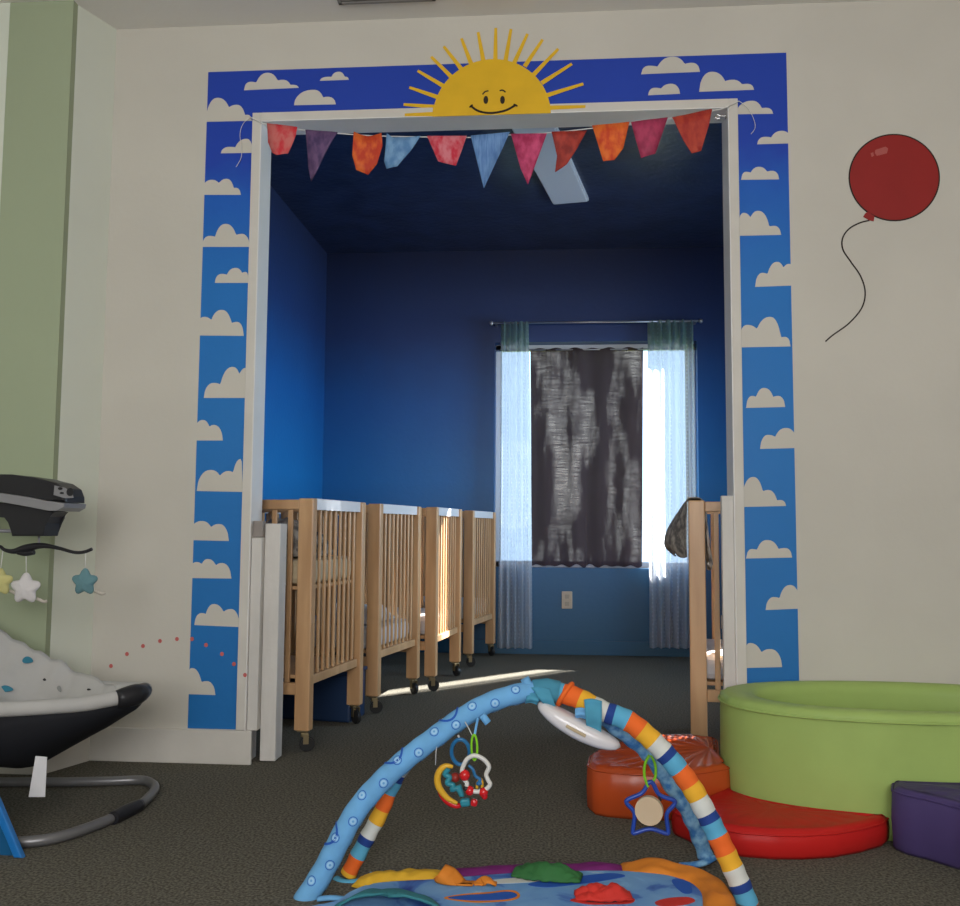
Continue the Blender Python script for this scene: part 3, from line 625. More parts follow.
def dense(P, step_=.02):
    out = []
    for a, b in zip(P, P[1:]+P[:1]):
        k = max(1, int((b-a).length/step_))
        for i in range(k): out.append(a+(b-a)*i/k)
    return out
ot = step('foam_step', 'orange foam step left of the green ball pit', dense(P, .016), .155, ORV, hub=oz(709, 749, .155), amp=.007)
def arc(t0, t1, off, n=16):
    out = []
    for i in range(n+1):
        t = t0+(t1-t0)*i/n; ct, st = math.cos(t), math.sin(t); e = .88
        out.append(Vector((1.12+(A1+off)*math.copysign(abs(ct)**e, ct), -.352+(B1+off)*math.copysign(abs(st)**e, st), 0)))
    return out
outer = [oz(x, y, 0) for x, y in ((888, 842), (882, 847), (862, 853), (835, 858), (805, 860), (775, 860), (743, 857.5), (718, 853), (695, 845), (674, 835))]
P = arc(R(190), R(243), .004)+outer
step('foam_step', 'red low foam step in front of the green ball pit', dense(P), .082, RDV)
P = arc(R(259), R(300), .004)+zp([(1010, 830), (985, 813), (960, 802), (925, 793), (905, 789), (893, 785)], .18)
step('foam_step', 'purple foam step at the right edge of the picture', dense(P), .18, PUV)
# ------------------------------------------------------------------ baby swing seat on the left
DGR = mat('charcoal_plastic', (.018, .018, .021), .38); SIL = mat('silver_grey_plastic', (.22, .22, .23), .32, spec=.5); GRT = mat('grey_metal_tube', (.20, .20, .205), .35, metal=.4)
PADW = mat('white_padded_fabric', (.46, .455, .44), .85, var=.06, bump=.25, bscale=14); SHELL = mat('black_seat_fabric', (.010, .011, .015), .8)
TEAL = mat('teal_leaf_print', (.035, .19, .28), .85); GRYL = mat('grey_leaf_print', (.25, .26, .25), .85)
sw = thing('baby_swing', 'baby swing seat with white padding and a hanging star mobile', 'baby swing', (-1.75, -.62, 0), world=True)
XT = -1.325; YC = -.61; LS = .80
def hw(s): return .205*min(1, (s/.42)**.5 if s < .42 else 1)+.012
def rz_(s): return .372-.014*min(1, s/.15)-.012*math.sin(min(1, s)*2)
def seat_rim(s, side): return Vector((XT-LS*s, YC+side*hw(s), rz_(s)))
ss = [i/24 for i in range(25)]; ss2 = [x*x for x in ss]
near = [seat_rim(s, -1) for s in ss2]; far = [seat_rim(s, 1) for s in ss2]
bm = NB(); tube(bm, far[::-1]+near[1:], .023, 14); obj('seat_rim', bm, PADW, sw)
def shell(u, v):
    s = u*u; w = hw(s)+.005; th = PI*v; dep = (.035*min(1, s/.03)+.17*min(1, s/.42)**1.1 - .05*max(0, s-.42))
    return Vector((XT-LS*s, YC-w*math.cos(th), rz_(s)-.010-dep*math.sin(th)**.7))
bm = NB(); sheet(bm, shell, 36, 24); obj('seat_shell', bm, SHELL, sw, smooth=True, solid=.006)
def cush(u, v):
    s = .012+.988*u*u; w = hw(s)-.018; k = 2*v-1
    sink = .055*min(1, s/.2)*(1-k*k)
    rise = max(0, s-.42)**1.2*.55*(1-.2*k*k)
    if k > .2: rise += ((k-.2)/.8)**1.3*.075*min(1, max(0, s-.12)/.36)+.007*math.sin(s*75+k)*(k-.2)*min(1, s*6)*max(0, 1-s*1.3)
    z = rz_(s)-.006-sink+rise+.010*noise.noise(Vector((s*14, v*5, 1)))*min(1, s*6)+.005*math.sin(s*70)*(.3+abs(k))*min(1, s*8)
    return Vector((XT-LS*s, YC+w*k, z))
bm = NB(); sheet(bm, cush, 60, 30); cu = obj('seat_pad', bm, PADW, sw, smooth=True, solid=.008)
def leaf(cx, cy, cz, l, w, m, rot):
    bm = NB(); pts = []
    for i in range(20):
        t = 2*PI*i/20; pts.append(Vector((l*math.cos(t), 0, w*math.sin(t)*(1-.35*math.cos(t)))))
    Rm = Matrix.Rotation(rot, 3, 'Y'); Tm = Matrix.Rotation(R(-38), 3, 'X')
    prism(bm, [Tm @ (Rm @ p)+Vector((cx, cy, cz)) for p in pts], Tm @ Vector((0, -.002, 0))); obj('leaf_print', bm, m, sw)
def surf(px, py, y):
    return oy(px, py, y)
for px, py, m, l, w, rt in ((29, 662, TEAL, .020, .012, .2), (5, 690, TEAL, .024, .011, .1), (46, 685, DGR, .006, .004, .4), (89, 694, DGR, .007, .003, 0), (58, 692, GRYL, .014, .006, .9)):
    # put the print on the pad under this spot: march along the line of sight to the pad surface
    v = ray(px, py); best = None
    for i in range(4, 60):
        for j in range(3, 28):
            q = cush(i/60, j/30); t = (q-CAMP).dot(v)/v.dot(v); dd = ((CAMP+v*t)-q).length
            if best is None or dd < best[0]: best = (dd, q)
    q = best[1]; leaf(q.x, q.y-.004, q.z+.010, l, w, m, rt)
# toe cap
bm = NB(); tube(bm, [seat_rim(q*q, -1)+Vector((.004, -.002, -.002)) for q in (.235, .20, .16, .12, .08, .05, .02)]+[seat_rim(.0002, 1)], lambda s: .026+.008*math.sin(PI*s), 16); obj('toe_cap', bm, DGR, sw)
# care tag
P = [oy(35.5, 756, -.80), oy(47, 757, -.80), oy(45, 797, -.80), oy(28.5, 797, -.80)]
bm = NB(); prism(bm, P, (0, .0015, 0)); obj('care_tag', bm, mat('white_paper_tag', (.72, .72, .74), .7), sw, label='white care tag')
# floor frame
fr = [(-60, 782), (0, 782), (60, 782), (110, 781), (140, 780), (151, 783), (155, 788), (150, 796), (138, 806), (115, 817), (85, 829), (55, 838), (25, 842), (-10, 843), (-60, 843)]
FP = [oz(x, y, .0165) for x, y in fr]
FP = catmull(FP, 8); bm = NB(); tube(bm, FP, .0155, 14); obj('floor_frame', bm, GRT, sw)
a = oz(112, 819, .017); b_ = oz(140, 805, .017)
bm = NB(); tube(bm, catmull([a, a*.66+b_*.34, a*.33+b_*.67, b_], 3), lambda s: .019+.003*math.sin(PI*s), 14); obj('frame_joint', bm, DGR, sw)
# upright linking the floor frame, seat and motor (outside the picture on the left)
U = [oz(-60, 812, .0)+Vector((-.12, 0, .03)), Vector((-2.1, -.62, .30)), Vector((-2.13, -.62, .7)), Vector((-2.05, -.61, .93)), Vector((-1.93, -.60, .975))]
U[0] = Vector((-2.0, -.62, .033)); bm = NB(); tube(bm, catmull(U, 8), .022, 12); obj('upright', bm, GRT, sw)
bm = NB(); tube(bm, [FP[0]+Vector((0, 0, 0)), Vector((-2.0, -.62, .02)), FP[-1]], .0155, 12); obj('frame_crossbar', bm, GRT, sw)
bm = NB(); tube(bm, [(-2.12, -.62, .34), (-1.99, -.62, .34)], .03, 12); obj('seat_bracket', bm, DGR, sw)
# motor head
MY = -.60
def pr(L, y0, y1, m, name, par, bev=.008):
    P = [oy(x, y, MY) for x, y in L]; P = [Vector((p.x, y0, p.z)) for p in P]
    bm = NB(); prism(bm, P, (0, y1-y0, 0), bev=bev); return obj(name, bm, m, par)
hd = pr([(-75, 476), (0, 475.5), (25, 475.7), (48, 479), (66, 483.5), (74, 489), (77, 497), (77, 503), (60, 501), (40, 497), (15, 493.5), (-75, 493)], MY-.075, MY+.06, DGR, 'motor_head', sw, .014)
pr([(-75, 493.5), (15, 494), (40, 497.6), (60, 501.6), (77, 503.7), (76, 508), (70, 511.5), (62, 511.3), (40, 507), (15, 502.5), (-75, 500)], MY-.079, MY+.064, SIL, 'silver_trim', sw, .004)
pr([(-75, 500.5), (15, 503), (40, 507.6), (63, 512), (57, 517), (54, 523), (52, 536), (21, 536), (19.5, 522), (15, 516), (-75, 513)], MY-.055, MY+.04, DGR, 'motor_neck', sw, .006)
P = [oy(x, y, MY-.0765) for x, y in [(55, 485.5), (66, 488), (73, 493), (74, 498), (66, 498.5), (54, 495)]]
bm = NB(); prism(bm, P, (0, -.0045, 0), bev=.002); pn = obj('control_panel', bm, SIL, sw)
for x, y, rx, rz in ((60, 488.5, .007, .0045), (61.5, 493, .006, .0035), (70, 492, .012, .013)):
    p = oy(x, y, MY-.085); bm = NB(); disc(bm, (p.x, MY-.0812, p.z), rx, rz, .004, 20); o = obj('control_button', bm, DGR, sw)
bm = NB(); tube(bm, [oy(-75, 530, MY), oy(20, 531, MY)], .006, 10); obj('silver_rod', bm, SIL, sw)
pts = [(-6, 547), (0, 546.5), (5, 550), (14, 551.3), (26, 548), (42, 545.6), (58, 548), (74, 552.3), (84, 552), (92, 549)]
bm = NB(); tube(bm, catmull([oy(x, y, MY) for x, y in pts], 5), lambda s: .0055+.007*math.exp(-((s-.45)/.14)**2), 12); obj('mobile_arm', bm, DGR, sw)
bm = NB(); tube(bm, catmull([oy(x, y, MY) for x, y in [(18, 552), (26, 553.5), (34, 552)]], 4), .009, 12); obj('arm_hub', bm, DGR, sw)
bm = NB(); tube(bm, [oy(39, 534, MY), oy(39, 546, MY)], .004, 10); obj('arm_pin', bm, SIL, sw)
def plush(cx, cy, rpx, m, lb, top, y, rot=0.):
    c = oy(cx, cy, y); rr = (oy(cx+rpx, cy, y)-c).length
    bm = NB(); N = 40; rows = []
    for k in range(9):
        f = math.sin(PI*k/8)**.55 if 0 < k < 8 else 0; yy = -.018+.036*k/8
        if k in (0, 8): rows.append([bm.verts.new((c.x, y+yy, c.z))]); continue
        row = []
        for i in range(N):
            t = 2*PI*i/N+PI/2+rot; rad = rr*(.83+.17*math.cos(5*(t-PI/2-rot)))*f
            row.append(bm.verts.new((c.x+rad*math.cos(t), y+yy*(1.1-.25*math.cos(5*(t-PI/2-rot))), c.z+rad*math.sin(t))))
        rows.append(row)
    for a, b in zip(rows, rows[1:]):
        for i in range(N):
            if len(a) == 1: f = bm.faces.new((a[0], b[i], b[(i+1) % N]))
            elif len(b) == 1: f = bm.faces.new((a[i], a[(i+1) % N], b[0]))
            else: f = bm.faces.new((a[i], a[(i+1) % N], b[(i+1) % N], b[i]))
            f.smooth = True
    s = obj('plush_star', bm, m, sw, label=lb)
    rb = Vector((c.x+rr*.7, y+.004, c.z-rr*.62)); off = Vector((0, 0, 0))
    w = s.location
    bm = NB(); tube(bm, catmull([rb, rb+Vector((.015, -.005, -.004)), rb+Vector((.026, 0, -.010)), rb+Vector((.034, .004, -.006))], 4), .0055, 6, squash=(1, .35)); o = obj('ribbon', bm, mat('cream_ribbon', (.5, .46, .40), .8), sw)
    bm = NB(); tube(bm, [oy(*top, y), Vector((c.x, y, c.z+rr*.9))], .0013, 6); obj('hanging_string', bm, STR, sw)
plush(25.6, 588.5, 15.5, mat('white_plush', (.62, .60, .60), .9), 'white plush star', (26, 552), MY)
plush(84.8, 582, 13.5, mat('teal_plush', (.12, .24, .27), .9), 'grey-blue plush star', (85.5, 552), MY)
plush(0, 582, 13.5, mat('pale_yellow_plush', (.55, .52, .22), .9), 'pale yellow plush star', (3, 550), MY+.03)
# bright blue plastic panel in the lower left corner
BPL = mat('bright_blue_plastic', (.012, .17, .50), .35, spec=.5); BPD = mat('deep_blue_plastic', (.010, .10, .24), .4)
a = oz(22, 859, 0); hgt = .30
sp = thing('plastic_climber', 'bright blue sloping plastic side panel in the lower left corner', 'toy climber', (a.x-.25, a.y+.01, 0), world=True)
top = oy(-14, 775, a.y); 
P = [Vector((a.x, a.y, .001)), Vector((a.x+.004, a.y, .014)), Vector((top.x+.002, a.y, top.z)), Vector((top.x-.03, a.y, top.z+.01)), Vector((top.x-.30, a.y, top.z+.01)), Vector((top.x-.30, a.y, .001))]
Q = [Vector((p.x, p.y+.02, p.z)) for p in P]
bm = NB(); prism(bm, [Vector((p.x-.022, p.y+.02, p.z)) if i < 4 else Vector((p.x, p.y+.02, p.z)) for i, p in enumerate(P)], (0, .012, 0)); obj('side_web', bm, BPD, sp)
ed = [P[0], P[2]]
d = (ed[1]-ed[0]).normalized(); nn = Vector((-d.z, 0, d.x)); nn = nn if nn.x < 0 else -nn
bm = NB(); prism(bm, [ed[0], ed[1], ed[1]+nn*.022, ed[0]+nn*.022+d*.012], (0, .02, 0), bev=.004); obj('rim_edge', bm, BPL, sp)
# ------------------------------------------------------------------ baby gym: two crossing padded arches over a play mat
SKY = mat('light_blue_gym_fabric', (.16, .42, .74), .8, var=.14, vscale=16, bump=.15, bscale=16); TURQ = mat('turquoise_gym_fabric', (.07, .30, .44), .8, var=.15, vscale=14)
STO = mat('gym_stripe_orange', (.80, .14, .02), .8); STY = mat('gym_stripe_yellow', (.80, .42, .03), .8); STW = mat('gym_stripe_white', (.62, .64, .60), .8)
STN = mat('gym_stripe_navy', (.015, .05, .24), .8); STB = mat('gym_stripe_blue', (.10, .38, .58), .8); RNG = mat('royal_blue_print', (.02, .10, .45), .8); RNL = mat('pale_blue_print', (.35, .60, .82), .8)
FISH = mat('blue_patterned_gym_fabric', (.25, .50, .72), .8, col2=(.05, .20, .50), vscale=42)
APX = oy(547, 692, -1.075)
gym = thing('baby_gym', 'baby gym with crossing blue and striped padded arches over a colourful mat', 'baby gym', (-.07, -1.15, 0), world=True)
def px3(L): return [oy(x, y, w) for x, y, w in L]
AL = px3([(303, 903, -1.238), (311, 891, -1.235), (325, 868, -1.225), (353, 816, -1.205), (376, 787, -1.19), (405, 760, -1.165), (435, 737, -1.145), (463, 717, -1.125), (491, 702, -1.11), (521, 693, -1.09), (541, 691, -1.075)])
AR = px3([(552, 691, -1.07), (575, 697, -1.085), (603, 711, -1.10), (630, 722, -1.11), (660, 748, -1.12), (687.5, 781, -1.13), (706, 813, -1.14), (723, 847, -1.15), (739, 882, -1.16), (752, 916, -1.165)])
BR = px3([(560, 694, -1.06), (590, 707, -1.04), (616, 727, -1.01), (646, 751, -.98), (668, 781, -.955), (687, 810, -.93), (699, 837, -.915), (706, 858, -.91)])
BL = px3([(538, 694, -1.07), (500, 698, -1.06), (470, 712, -1.07), (436, 733, -1.08), (406, 762, -1.085), (390, 790, -1.09), (381, 812, -1.095), (369, 834, -1.10), (355, 861, -1.105), (348, 875, -1.105)])
def arch(pts, step_=.006): return resample(catmull(pts, 10), step_)
Pl = arch(AL); bm = NB(); tube(bm, Pl, lambda s: .0285-.003*s+.0006*math.sin(s*90), 18)
for k in range(14):          # printed circles and swirls, all round the sleeve
    i = int(10+k*len(Pl)/14.3); i = min(i, len(Pl)-3)
    T = (Pl[i+1]-Pl[i-1]).normalized(); V = (CAMP-Pl[i]).normalized()
    for ang in (.35*(1 if k % 2 else -1)-.1, PI*.62, -PI*.7):
        nrm = (V-T*V.dot(T)).normalized(); nrm = Matrix.Rotation(ang, 3, T) @ nrm; sd = T.cross(nrm); c = Pl[i]; rr = .0288-.003*i/len(Pl)+.0009
        def onp(u, v, lift=0): a = v/rr; return c+T*u+(nrm*math.cos(a)+sd*math.sin(a))*(rr+lift)
        for (ra, rb, mi_) in ((.0120, .0102, 1), (.0080, .003, 2)):
            A = [bm.verts.new(onp(ra*math.cos(t), ra*math.sin(t), .0004)) for t in [2*PI*q/24 for q in range(24)]]
            B = [bm.verts.new(onp(rb*math.cos(t), rb*math.sin(t), .0006)) for t in [2*PI*q/24 for q in range(24)]]
            for q in range(24): bm.faces.new((A[q], A[(q+1) % 24], B[(q+1) % 24], B[q])).material_index = mi_
    if k in (2, 6, 9):       # darker arcs on the underside
        A, B = [], []
        for q in range(15):
            t = PI*q/14; A.append((.032*math.cos(t), .040*math.sin(t)-.048)); B.append((.026*math.cos(t), .034*math.sin(t)-.048))
        nrm = (V-T*V.dot(T)).normalized(); sd = T.cross(nrm)
        sgn = -1 if sd.z > 0 else 1
        def onp2(u, v): a = v/rr*sgn; return c+T*u+(nrm*math.cos(a)-sd*math.sin(a)*1)*(rr+.0006) if False else c+T*u+(nrm*math.cos(v/rr)+sd*(sgn*-1)*math.sin(v/rr)*-1)*(rr+.0006)
        va = [bm.verts.new(onp2(*p)) for p in A]; vb = [bm.verts.new(onp2(*p)) for p in B]
        for q in range(14): bm.faces.new((va[q], va[q+1], vb[q+1], vb[q])).material_index = 1
obj('arch_sleeve', bm, [SKY, RNG, RNL], gym, label='light blue front arch sleeve printed with circles')
SEQ = [(.042, 0), (.038, 1), (.037, 2), (.020, 3), (.037, 4)]; PER = sum(a for a, _ in SEQ)
def stripe_idx(d):
    d = d % PER
    for a, k in SEQ:
        if d < a: return k
        d -= a
    return 4
Pr = arch(AR, .004); bm = NB(); tube(bm, Pr, lambda s: .0265+.0008*math.sin(s*120), 18, mif=lambda i: stripe_idx(i*.004-.032))
obj('arch_sleeve', bm, [STO, STY, STW, STN, STB], gym, label='front arch sleeve striped orange, yellow, white and blue')
Pb = arch(BR); bm = NB(); tube(bm, Pb, lambda s: .0215+.0016*math.sin(s*70), 16); obj('arch_sleeve', bm, FISH, gym, label='rear blue patterned arch sleeve')
Pq = arch(BL, .004); bm = NB(); tube(bm, Pq, lambda s: .0205+.001*math.sin(s*90), 16, mif=lambda i: stripe_idx(i*.004+.03)); obj('arch_sleeve', bm, [STO, STY, STW, STN, STB], gym, label='rear striped arch sleeve')
i = 9; T = (Pr[i+2]-Pr[i-2]).normalized(); sd = Vector((0, 0, 1)).cross(T).normalized(); u_ = T.cross(sd); bm = NB()
tube(bm, [Pr[i]+(sd*math.cos(t)+u_*math.sin(t))*.029+T*.012*math.sin(t) for t in [2*PI*q/28 for q in range(28)]], .0065, 8, closed=True); obj('orange_tie', bm, STO, gym)
# apex fabric joint, ties and foot ends
bm = NB(); tube(bm, [APX+Vector((-.035, -.004, .002)), APX+Vector((0, 0, .006)), APX+Vector((.03, .0, .0))], .0295, 16); obj('apex_cuff', bm, TURQ, gym)
p0 = oy(527, 683, -1.085); bm = NB(); tube(bm, [p0+Vector((-.006, 0, .012)), p0+Vector((.010, 0, -.020))], .012, 12); obj('apex_tab', bm, SKY, gym)
p0 = oy(567, 690, -1.075); 
def strap(px0, px1, w0, w1, y, wid, m, name='velcro_strap'):
    a = oy(*px0, y); b_ = oy(*px1, y); bm = NB()
    def fn(u, v): 
        p = a+(b_-a)*v; return p+Vector(((u-.5)*(w0+(w1-w0)*v), -.006*math.sin(PI*v)+.004*math.sin(v*9), .003*math.sin(u*4)))
    sheet(bm, fn, 6, 10); return obj(name, bm, m, gym, smooth=True, solid=.004)
strap((541, 688), (552, 709), .05, .022, -1.112, 0, TURQ); strap((534, 694), (531, 704), .035, .03, -1.108, 0, TURQ)
strap((593, 700), (594, 733), .045, .036, -1.133, 0, TURQ); strap((582, 709), (581, 719), .035, .03, -1.118, 0, SKY)
bm = NB(); q = Pl[:]; a = Pl[0]; d = (Pl[0]-Pl[4]).normalized(); tube(bm, [a-d*.002, a+d*.02, a+d*.03], .024, 14); obj('foot_cap', bm, STW, gym, label='white foot cap')
bm = NB(); tube(bm, catmull([BL[-1]+Vector((-.03, -.01, -.005)), BL[-1]+Vector((.0, -.025, -.008)), BL[-1]+Vector((.045, -.02, -.003)), BL[-1]+Vector((.065, -.02, .012))], 5), .011, 8, squash=(.5, 1)); obj('foot_strap', bm, STB, gym)
bm = NB(); tube(bm, catmull([BR[-1]+Vector((.02, -.01, .006)), BR[-1]+Vector((-.01, -.03, -.002)), BR[-1]+Vector((-.045, -.03, -.010)), BR[-1]+Vector((-.075, -.03, -.012))], 5), .012, 8, squash=(.6, 1)); obj('foot_strap', bm, FISH, gym)
bm = NB(); a = oy(318, 899, -1.262); tube(bm, catmull([a, a+Vector((.04, 0, .004)), a+Vector((.10, .01, -.006)), a+Vector((.16, .01, -.012))], 5), .011, 8, squash=(.5, 1)); obj('foot_strap', bm, SKY, gym)
# mat
MATP = bpy.data.materials.new('printed_sea_mat'); MATP.use_nodes = True; n = MATP.node_tree.nodes; L = MATP.node_tree.links; b = n['Principled BSDF']; b.inputs['Roughness'].default_value = .8
g = n.new('ShaderNodeNewGeometry'); t = n.new('ShaderNodeTexNoise'); t.inputs['Scale'].default_value = 7; t.inputs['Detail'].default_value = 4; t.inputs['Distortion'].default_value = .8; L.new(g.outputs['Position'], t.inputs[0])
r = n.new('ShaderNodeValToRGB'); e = r.color_ramp.elements; r.color_ramp.interpolation = 'EASE'
e[0].position = .30; e[0].color = (.02, .06, .30, 1); e[1].position = .70; e[1].color = (.50, .60, .72, 1)
for p, c in ((.40, (.06, .17, .50, 1)), (.46, (.14, .32, .62, 1)), (.60, (.17, .36, .64, 1)), (.645, (.20, .42, .70, 1))): k = e.new(p); k.color = c
L.new(t.outputs['Fac'], r.inputs[0]); L.new(r.outputs[0], b.inputs['Base Color'])
mo = [tuple(oz(x, y, .012).xy) for x, y in ((335, 903), (352, 892), (378, 884), (440, 880), (520, 874), (620, 872), (680, 878), (703, 889), (711, 908))]+[(.41, -1.30), (.37, -1.55), (.28, -1.78), (.05, -1.9), (-.25, -1.9), (-.47, -1.8), (-.57, -1.55), (-.585, -1.35)]
MP = catmull([Vector((x, y, .003)) for x, y in mo], 6, closed=True)
bm = NB(); prism(bm, MP, (0, 0, .012), bev=.004); obj('play_mat', bm, MATP, gym)
YLW = mat('yellow_border_fabric', (.72, .42, .03), .75, var=.12, vscale=12, bump=.3, bscale=18); PUR = mat('purple_border_fabric', (.17, .015, .14), .75, var=.15, vscale=12, bump=.3, bscale=18)
ORF = mat('orange_border_fabric', (.75, .24, .025), .75, var=.14, vscale=12, bump=.3, bscale=18); GRF = mat('green_flap_fabric', (.035, .16, .045), .75, var=.2, vscale=14, bump=.3, bscale=18)
REF = mat('red_flap_fabric', (.62, .035, .025), .75, var=.14, vscale=14, bump=.3, bscale=18); TEF = mat('teal_border_fabric', (.035, .19, .22), .75, var=.12, vscale=12, bump=.3, bscale=18)
def puff(pts, w, h, m, lb, seed):
    Q = resample(catmull([Vector((x, y, .004)) for x, y in pts], 10), .008); bm = NB(); N = len(Q); prev = None
    for i, p in enumerate(Q):
        T = (Q[min(i+1, N-1)]-Q[max(i-1, 0)]).normalized(); sd = Vector((T.y, -T.x, 0)); s = i/(N-1); en = min(1, s*9, (1-s)*9)**.5
        row = []
        for k in range(13):
            a = PI*k/12; hh = (h*(.9+.35*noise.noise(Vector((s*9, k*.35, seed)))))*(.35+.65*en)
            row.append(bm.verts.new(p+sd*(w/2*math.cos(a)*(1+.12*noise.noise(Vector((s*7, seed, 2)))))+Vector((0, 0, max(0, hh*math.sin(a)**.7)))))
        if prev:
            for k in range(12): bm.faces.new((prev[k], prev[k+1], row[k+1], row[k])).smooth = True
            bm.faces.new((prev[0], row[0], row[12], prev[12]))
        else: bm.faces.new(row)
        prev = row
    bm.faces.new(prev[::-1]); obj('mat_border', bm, m, gym, label=lb)
fz = lambda L: [tuple(oz(x, y, .004).xy) for x, y in L]
puff(fz([(360, 889), (374, 883), (400, 880), (428, 879.5), (445, 881)]), .055, .026, YLW, 'yellow padded border', 1.)
puff(fz([(440, 877), (480, 874), (515, 872), (560, 870.5), (600, 869.5), (626, 870)]), .045, .018, PUR, 'purple padded border', 4.)
puff(fz([(622, 871), (650, 872), (680, 877), (704, 885), (717, 899), (722, 920)])+[(.41, -1.35), (.395, -1.45)], .08, .03, ORF, 'orange padded border', 7.)
puff([(.395, -1.46), (.36, -1.62), (.27, -1.80), (.10, -1.9)], .08, .03, TEF, 'blue-green padded border', 8.)
puff([(.09, -1.9), (-.10, -1.92), (-.30, -1.9), (-.46, -1.81)], .08, .03, YLW, 'yellow padded border', 9.)
puff([(-.47, -1.80), (-.55, -1.66), (-.59, -1.50), (-.595, -1.40)], .08, .03, PUR, 'purple padded border', 3.)
# teal rounded flap at the left front
TFC = oz(388, 909, .017)
bm = NB()
def tf(u, v):
    a = PI*(1.0-u); r_ = v; return Vector((TFC.x+.125*r_*math.cos(a), TFC.y+.085*r_*math.sin(a), .017+.030*(1-r_**3)+.006*noise.noise(Vector((u*5, v*4, 3)))))
sheet(bm, tf, 28, 10); obj('mat_flap', bm, TEF, gym, smooth=True, solid=.006, label='teal rounded flap')
def flap(cx, cy, L_, Wd, ang, h, m, lb, seed, fold=0.):
    ca, sa = math.cos(ang), math.sin(ang); bm = NB()
    def fn(u, v):
        x = (u-.5)*L_; y = (v-.5)*Wd*(1-.35*abs(2*u-1)**2)
        z = .019+h*(math.sin(PI*v)**.8)*(math.sin(PI*min(1, max(0, u)))**.6)*(.75+.55*noise.noise(Vector((u*3.4, v*2.2, seed))))+fold*max(0, .42-u)**1.3
        z += .006*noise.noise(Vector((u*11, v*7, seed+2)))
        return Vector((cx+ca*x-sa*y, cy+sa*x+ca*y, max(.018, z)))
    sheet(bm, fn, 34, 20); obj('mat_flap', bm, m, gym, smooth=True, solid=.005, label=lb)
q = oz(547, 876, .018); flap(q.x, q.y, .175, .085, -.14, .040, GRF, 'crumpled green flap', 3.)
q = oz(603, 896, .018); flap(q.x, q.y, .135, .075, .06, .030, REF, 'crumpled red flap', 6.)
# orange flap: one end curled up, the other lying as a ribbon
bm = NB()
def lobe(A, B, ya, yb, bulge):
    CA = catmull([oy(x, y, ya) for x, y in A], 6); CB = catmull([oy(x, y, yb) for x, y in B], 6)
    def fn(u, v):
        i = min(int(u*(len(CA)-1)), len(CA)-1); j = min(int(u*(len(CB)-1)), len(CB)-1); p = CA[i]+(CB[j]-CA[i])*v
        return Vector((p.x, p.y-bulge*math.sin(PI*v), max(.019, p.z+.004*math.sin(u*9)*math.sin(PI*v))))
    sheet(bm, fn, 28, 10)
lobe([(446, 865), (455, 869), (464, 879), (471, 889), (474, 895)], [(434, 879), (441, 886), (452, 891), (463, 895), (472, 897)], -1.15, -1.165, .018)
lobe([(473, 895), (474, 885), (480, 878), (488, 877), (497, 886)], [(475, 897), (481, 890), (486, 884), (491, 884), (496, 888)], -1.15, -1.17, .006)
obj('mat_flap', bm, ORF, gym, smooth=True, solid=.005, label='orange flap curled upward')
# printed pictures on the mat (plain coloured shapes)
def blot(pts, m, z, name):
    bm = NB(); prism(bm, catmull([Vector((oz(x, y, .016).x, oz(x, y, .016).y, z)) for x, y in pts], 6, closed=True), (0, 0, .0008)); obj(name, bm, m, gym)
blot([(444, 898), (462, 894), (488, 892), (505, 890), (516, 891), (520, 896), (512, 900), (490, 902), (470, 902)], ORF, .0152, 'mat_print')
blot([(448, 898), (465, 895.5), (488, 894), (505, 892), (514, 893), (517, 896), (509, 899), (490, 900.5), (470, 900.5)], RNG, .0162, 'mat_print')
blot([(570, 900), (585, 897), (610, 896), (633, 898), (631, 903), (610, 904), (588, 904)], REF, .0152, 'mat_print')
blot([(578, 900), (596, 898.5), (615, 898), (626, 900), (615, 902.5), (596, 902.5)], mat('dark_print', (.05, .03, .04), .8), .0162, 'mat_print')
blot([(655, 902), (668, 898), (688, 897), (695, 901), (682, 905), (662, 906)], REF, .0152, 'mat_print')
blot([(528, 884), (550, 879), (580, 876), (610, 873), (625, 876), (600, 881), (570, 885), (545, 887)], RNG, .0152, 'mat_print')
blot([(470, 884), (500, 879), (540, 876.5), (562, 877.5), (530, 882)], STW, .0152, 'mat_print')
blot([(672, 880), (682, 879), (690, 884), (692, 892), (684, 893), (676, 887)], RNG, .0152, 'mat_print')
# ------------------------------------------------------------------ toys hanging from the gym
WHP = mat('white_toy_plastic', (.66, .65, .60), .35, spec=.5); LIM = mat('lime_link_plastic', (.24, .62, .02), .3, spec=.5); RDP = mat('red_toy_plastic', (.60, .012, .014), .22, spec=.5)
BLP = mat('blue_toy_plastic', (.02, .16, .36), .35, spec=.5); YLP = mat('yellow_toy_plastic', (.72, .40, .03), .35); TLP = mat('teal_toy_plastic', (.03, .24, .30), .4); STP = mat('royal_blue_toy_plastic', (.015, .06, .36), .35, spec=.5); CRM = mat('cream_wooden_disc', (.60, .46, .30), .5); BKP = mat('black_toy_plastic', (.02, .02, .02), .4)
def S9(L, dx=0, dy=0): return [(420+x/9.06+dx, 720+y/9.06+dy) for x, y in L]
def P3(L, y): return [oy(a, b, y) for a, b in L]
def ell(cx, cy, rx, ry, y, n=36, rot=0., dy=0.):
    out = []
    for i in range(n):
        t = 2*PI*i/n; u, v = rx*math.cos(t), ry*math.sin(t); p = oy(cx+u*math.cos(rot)-v*math.sin(rot), cy+u*math.sin(rot)+v*math.cos(rot), y); out.append(p+Vector((0, dy*math.sin(t), 0)))
    return out
ty = -1.145
rt = thing('ring_rattle', 'white wavy rattle ring with red beads on a lime link under the blue arch', 'toy', oy(474, 735, ty), world=True)
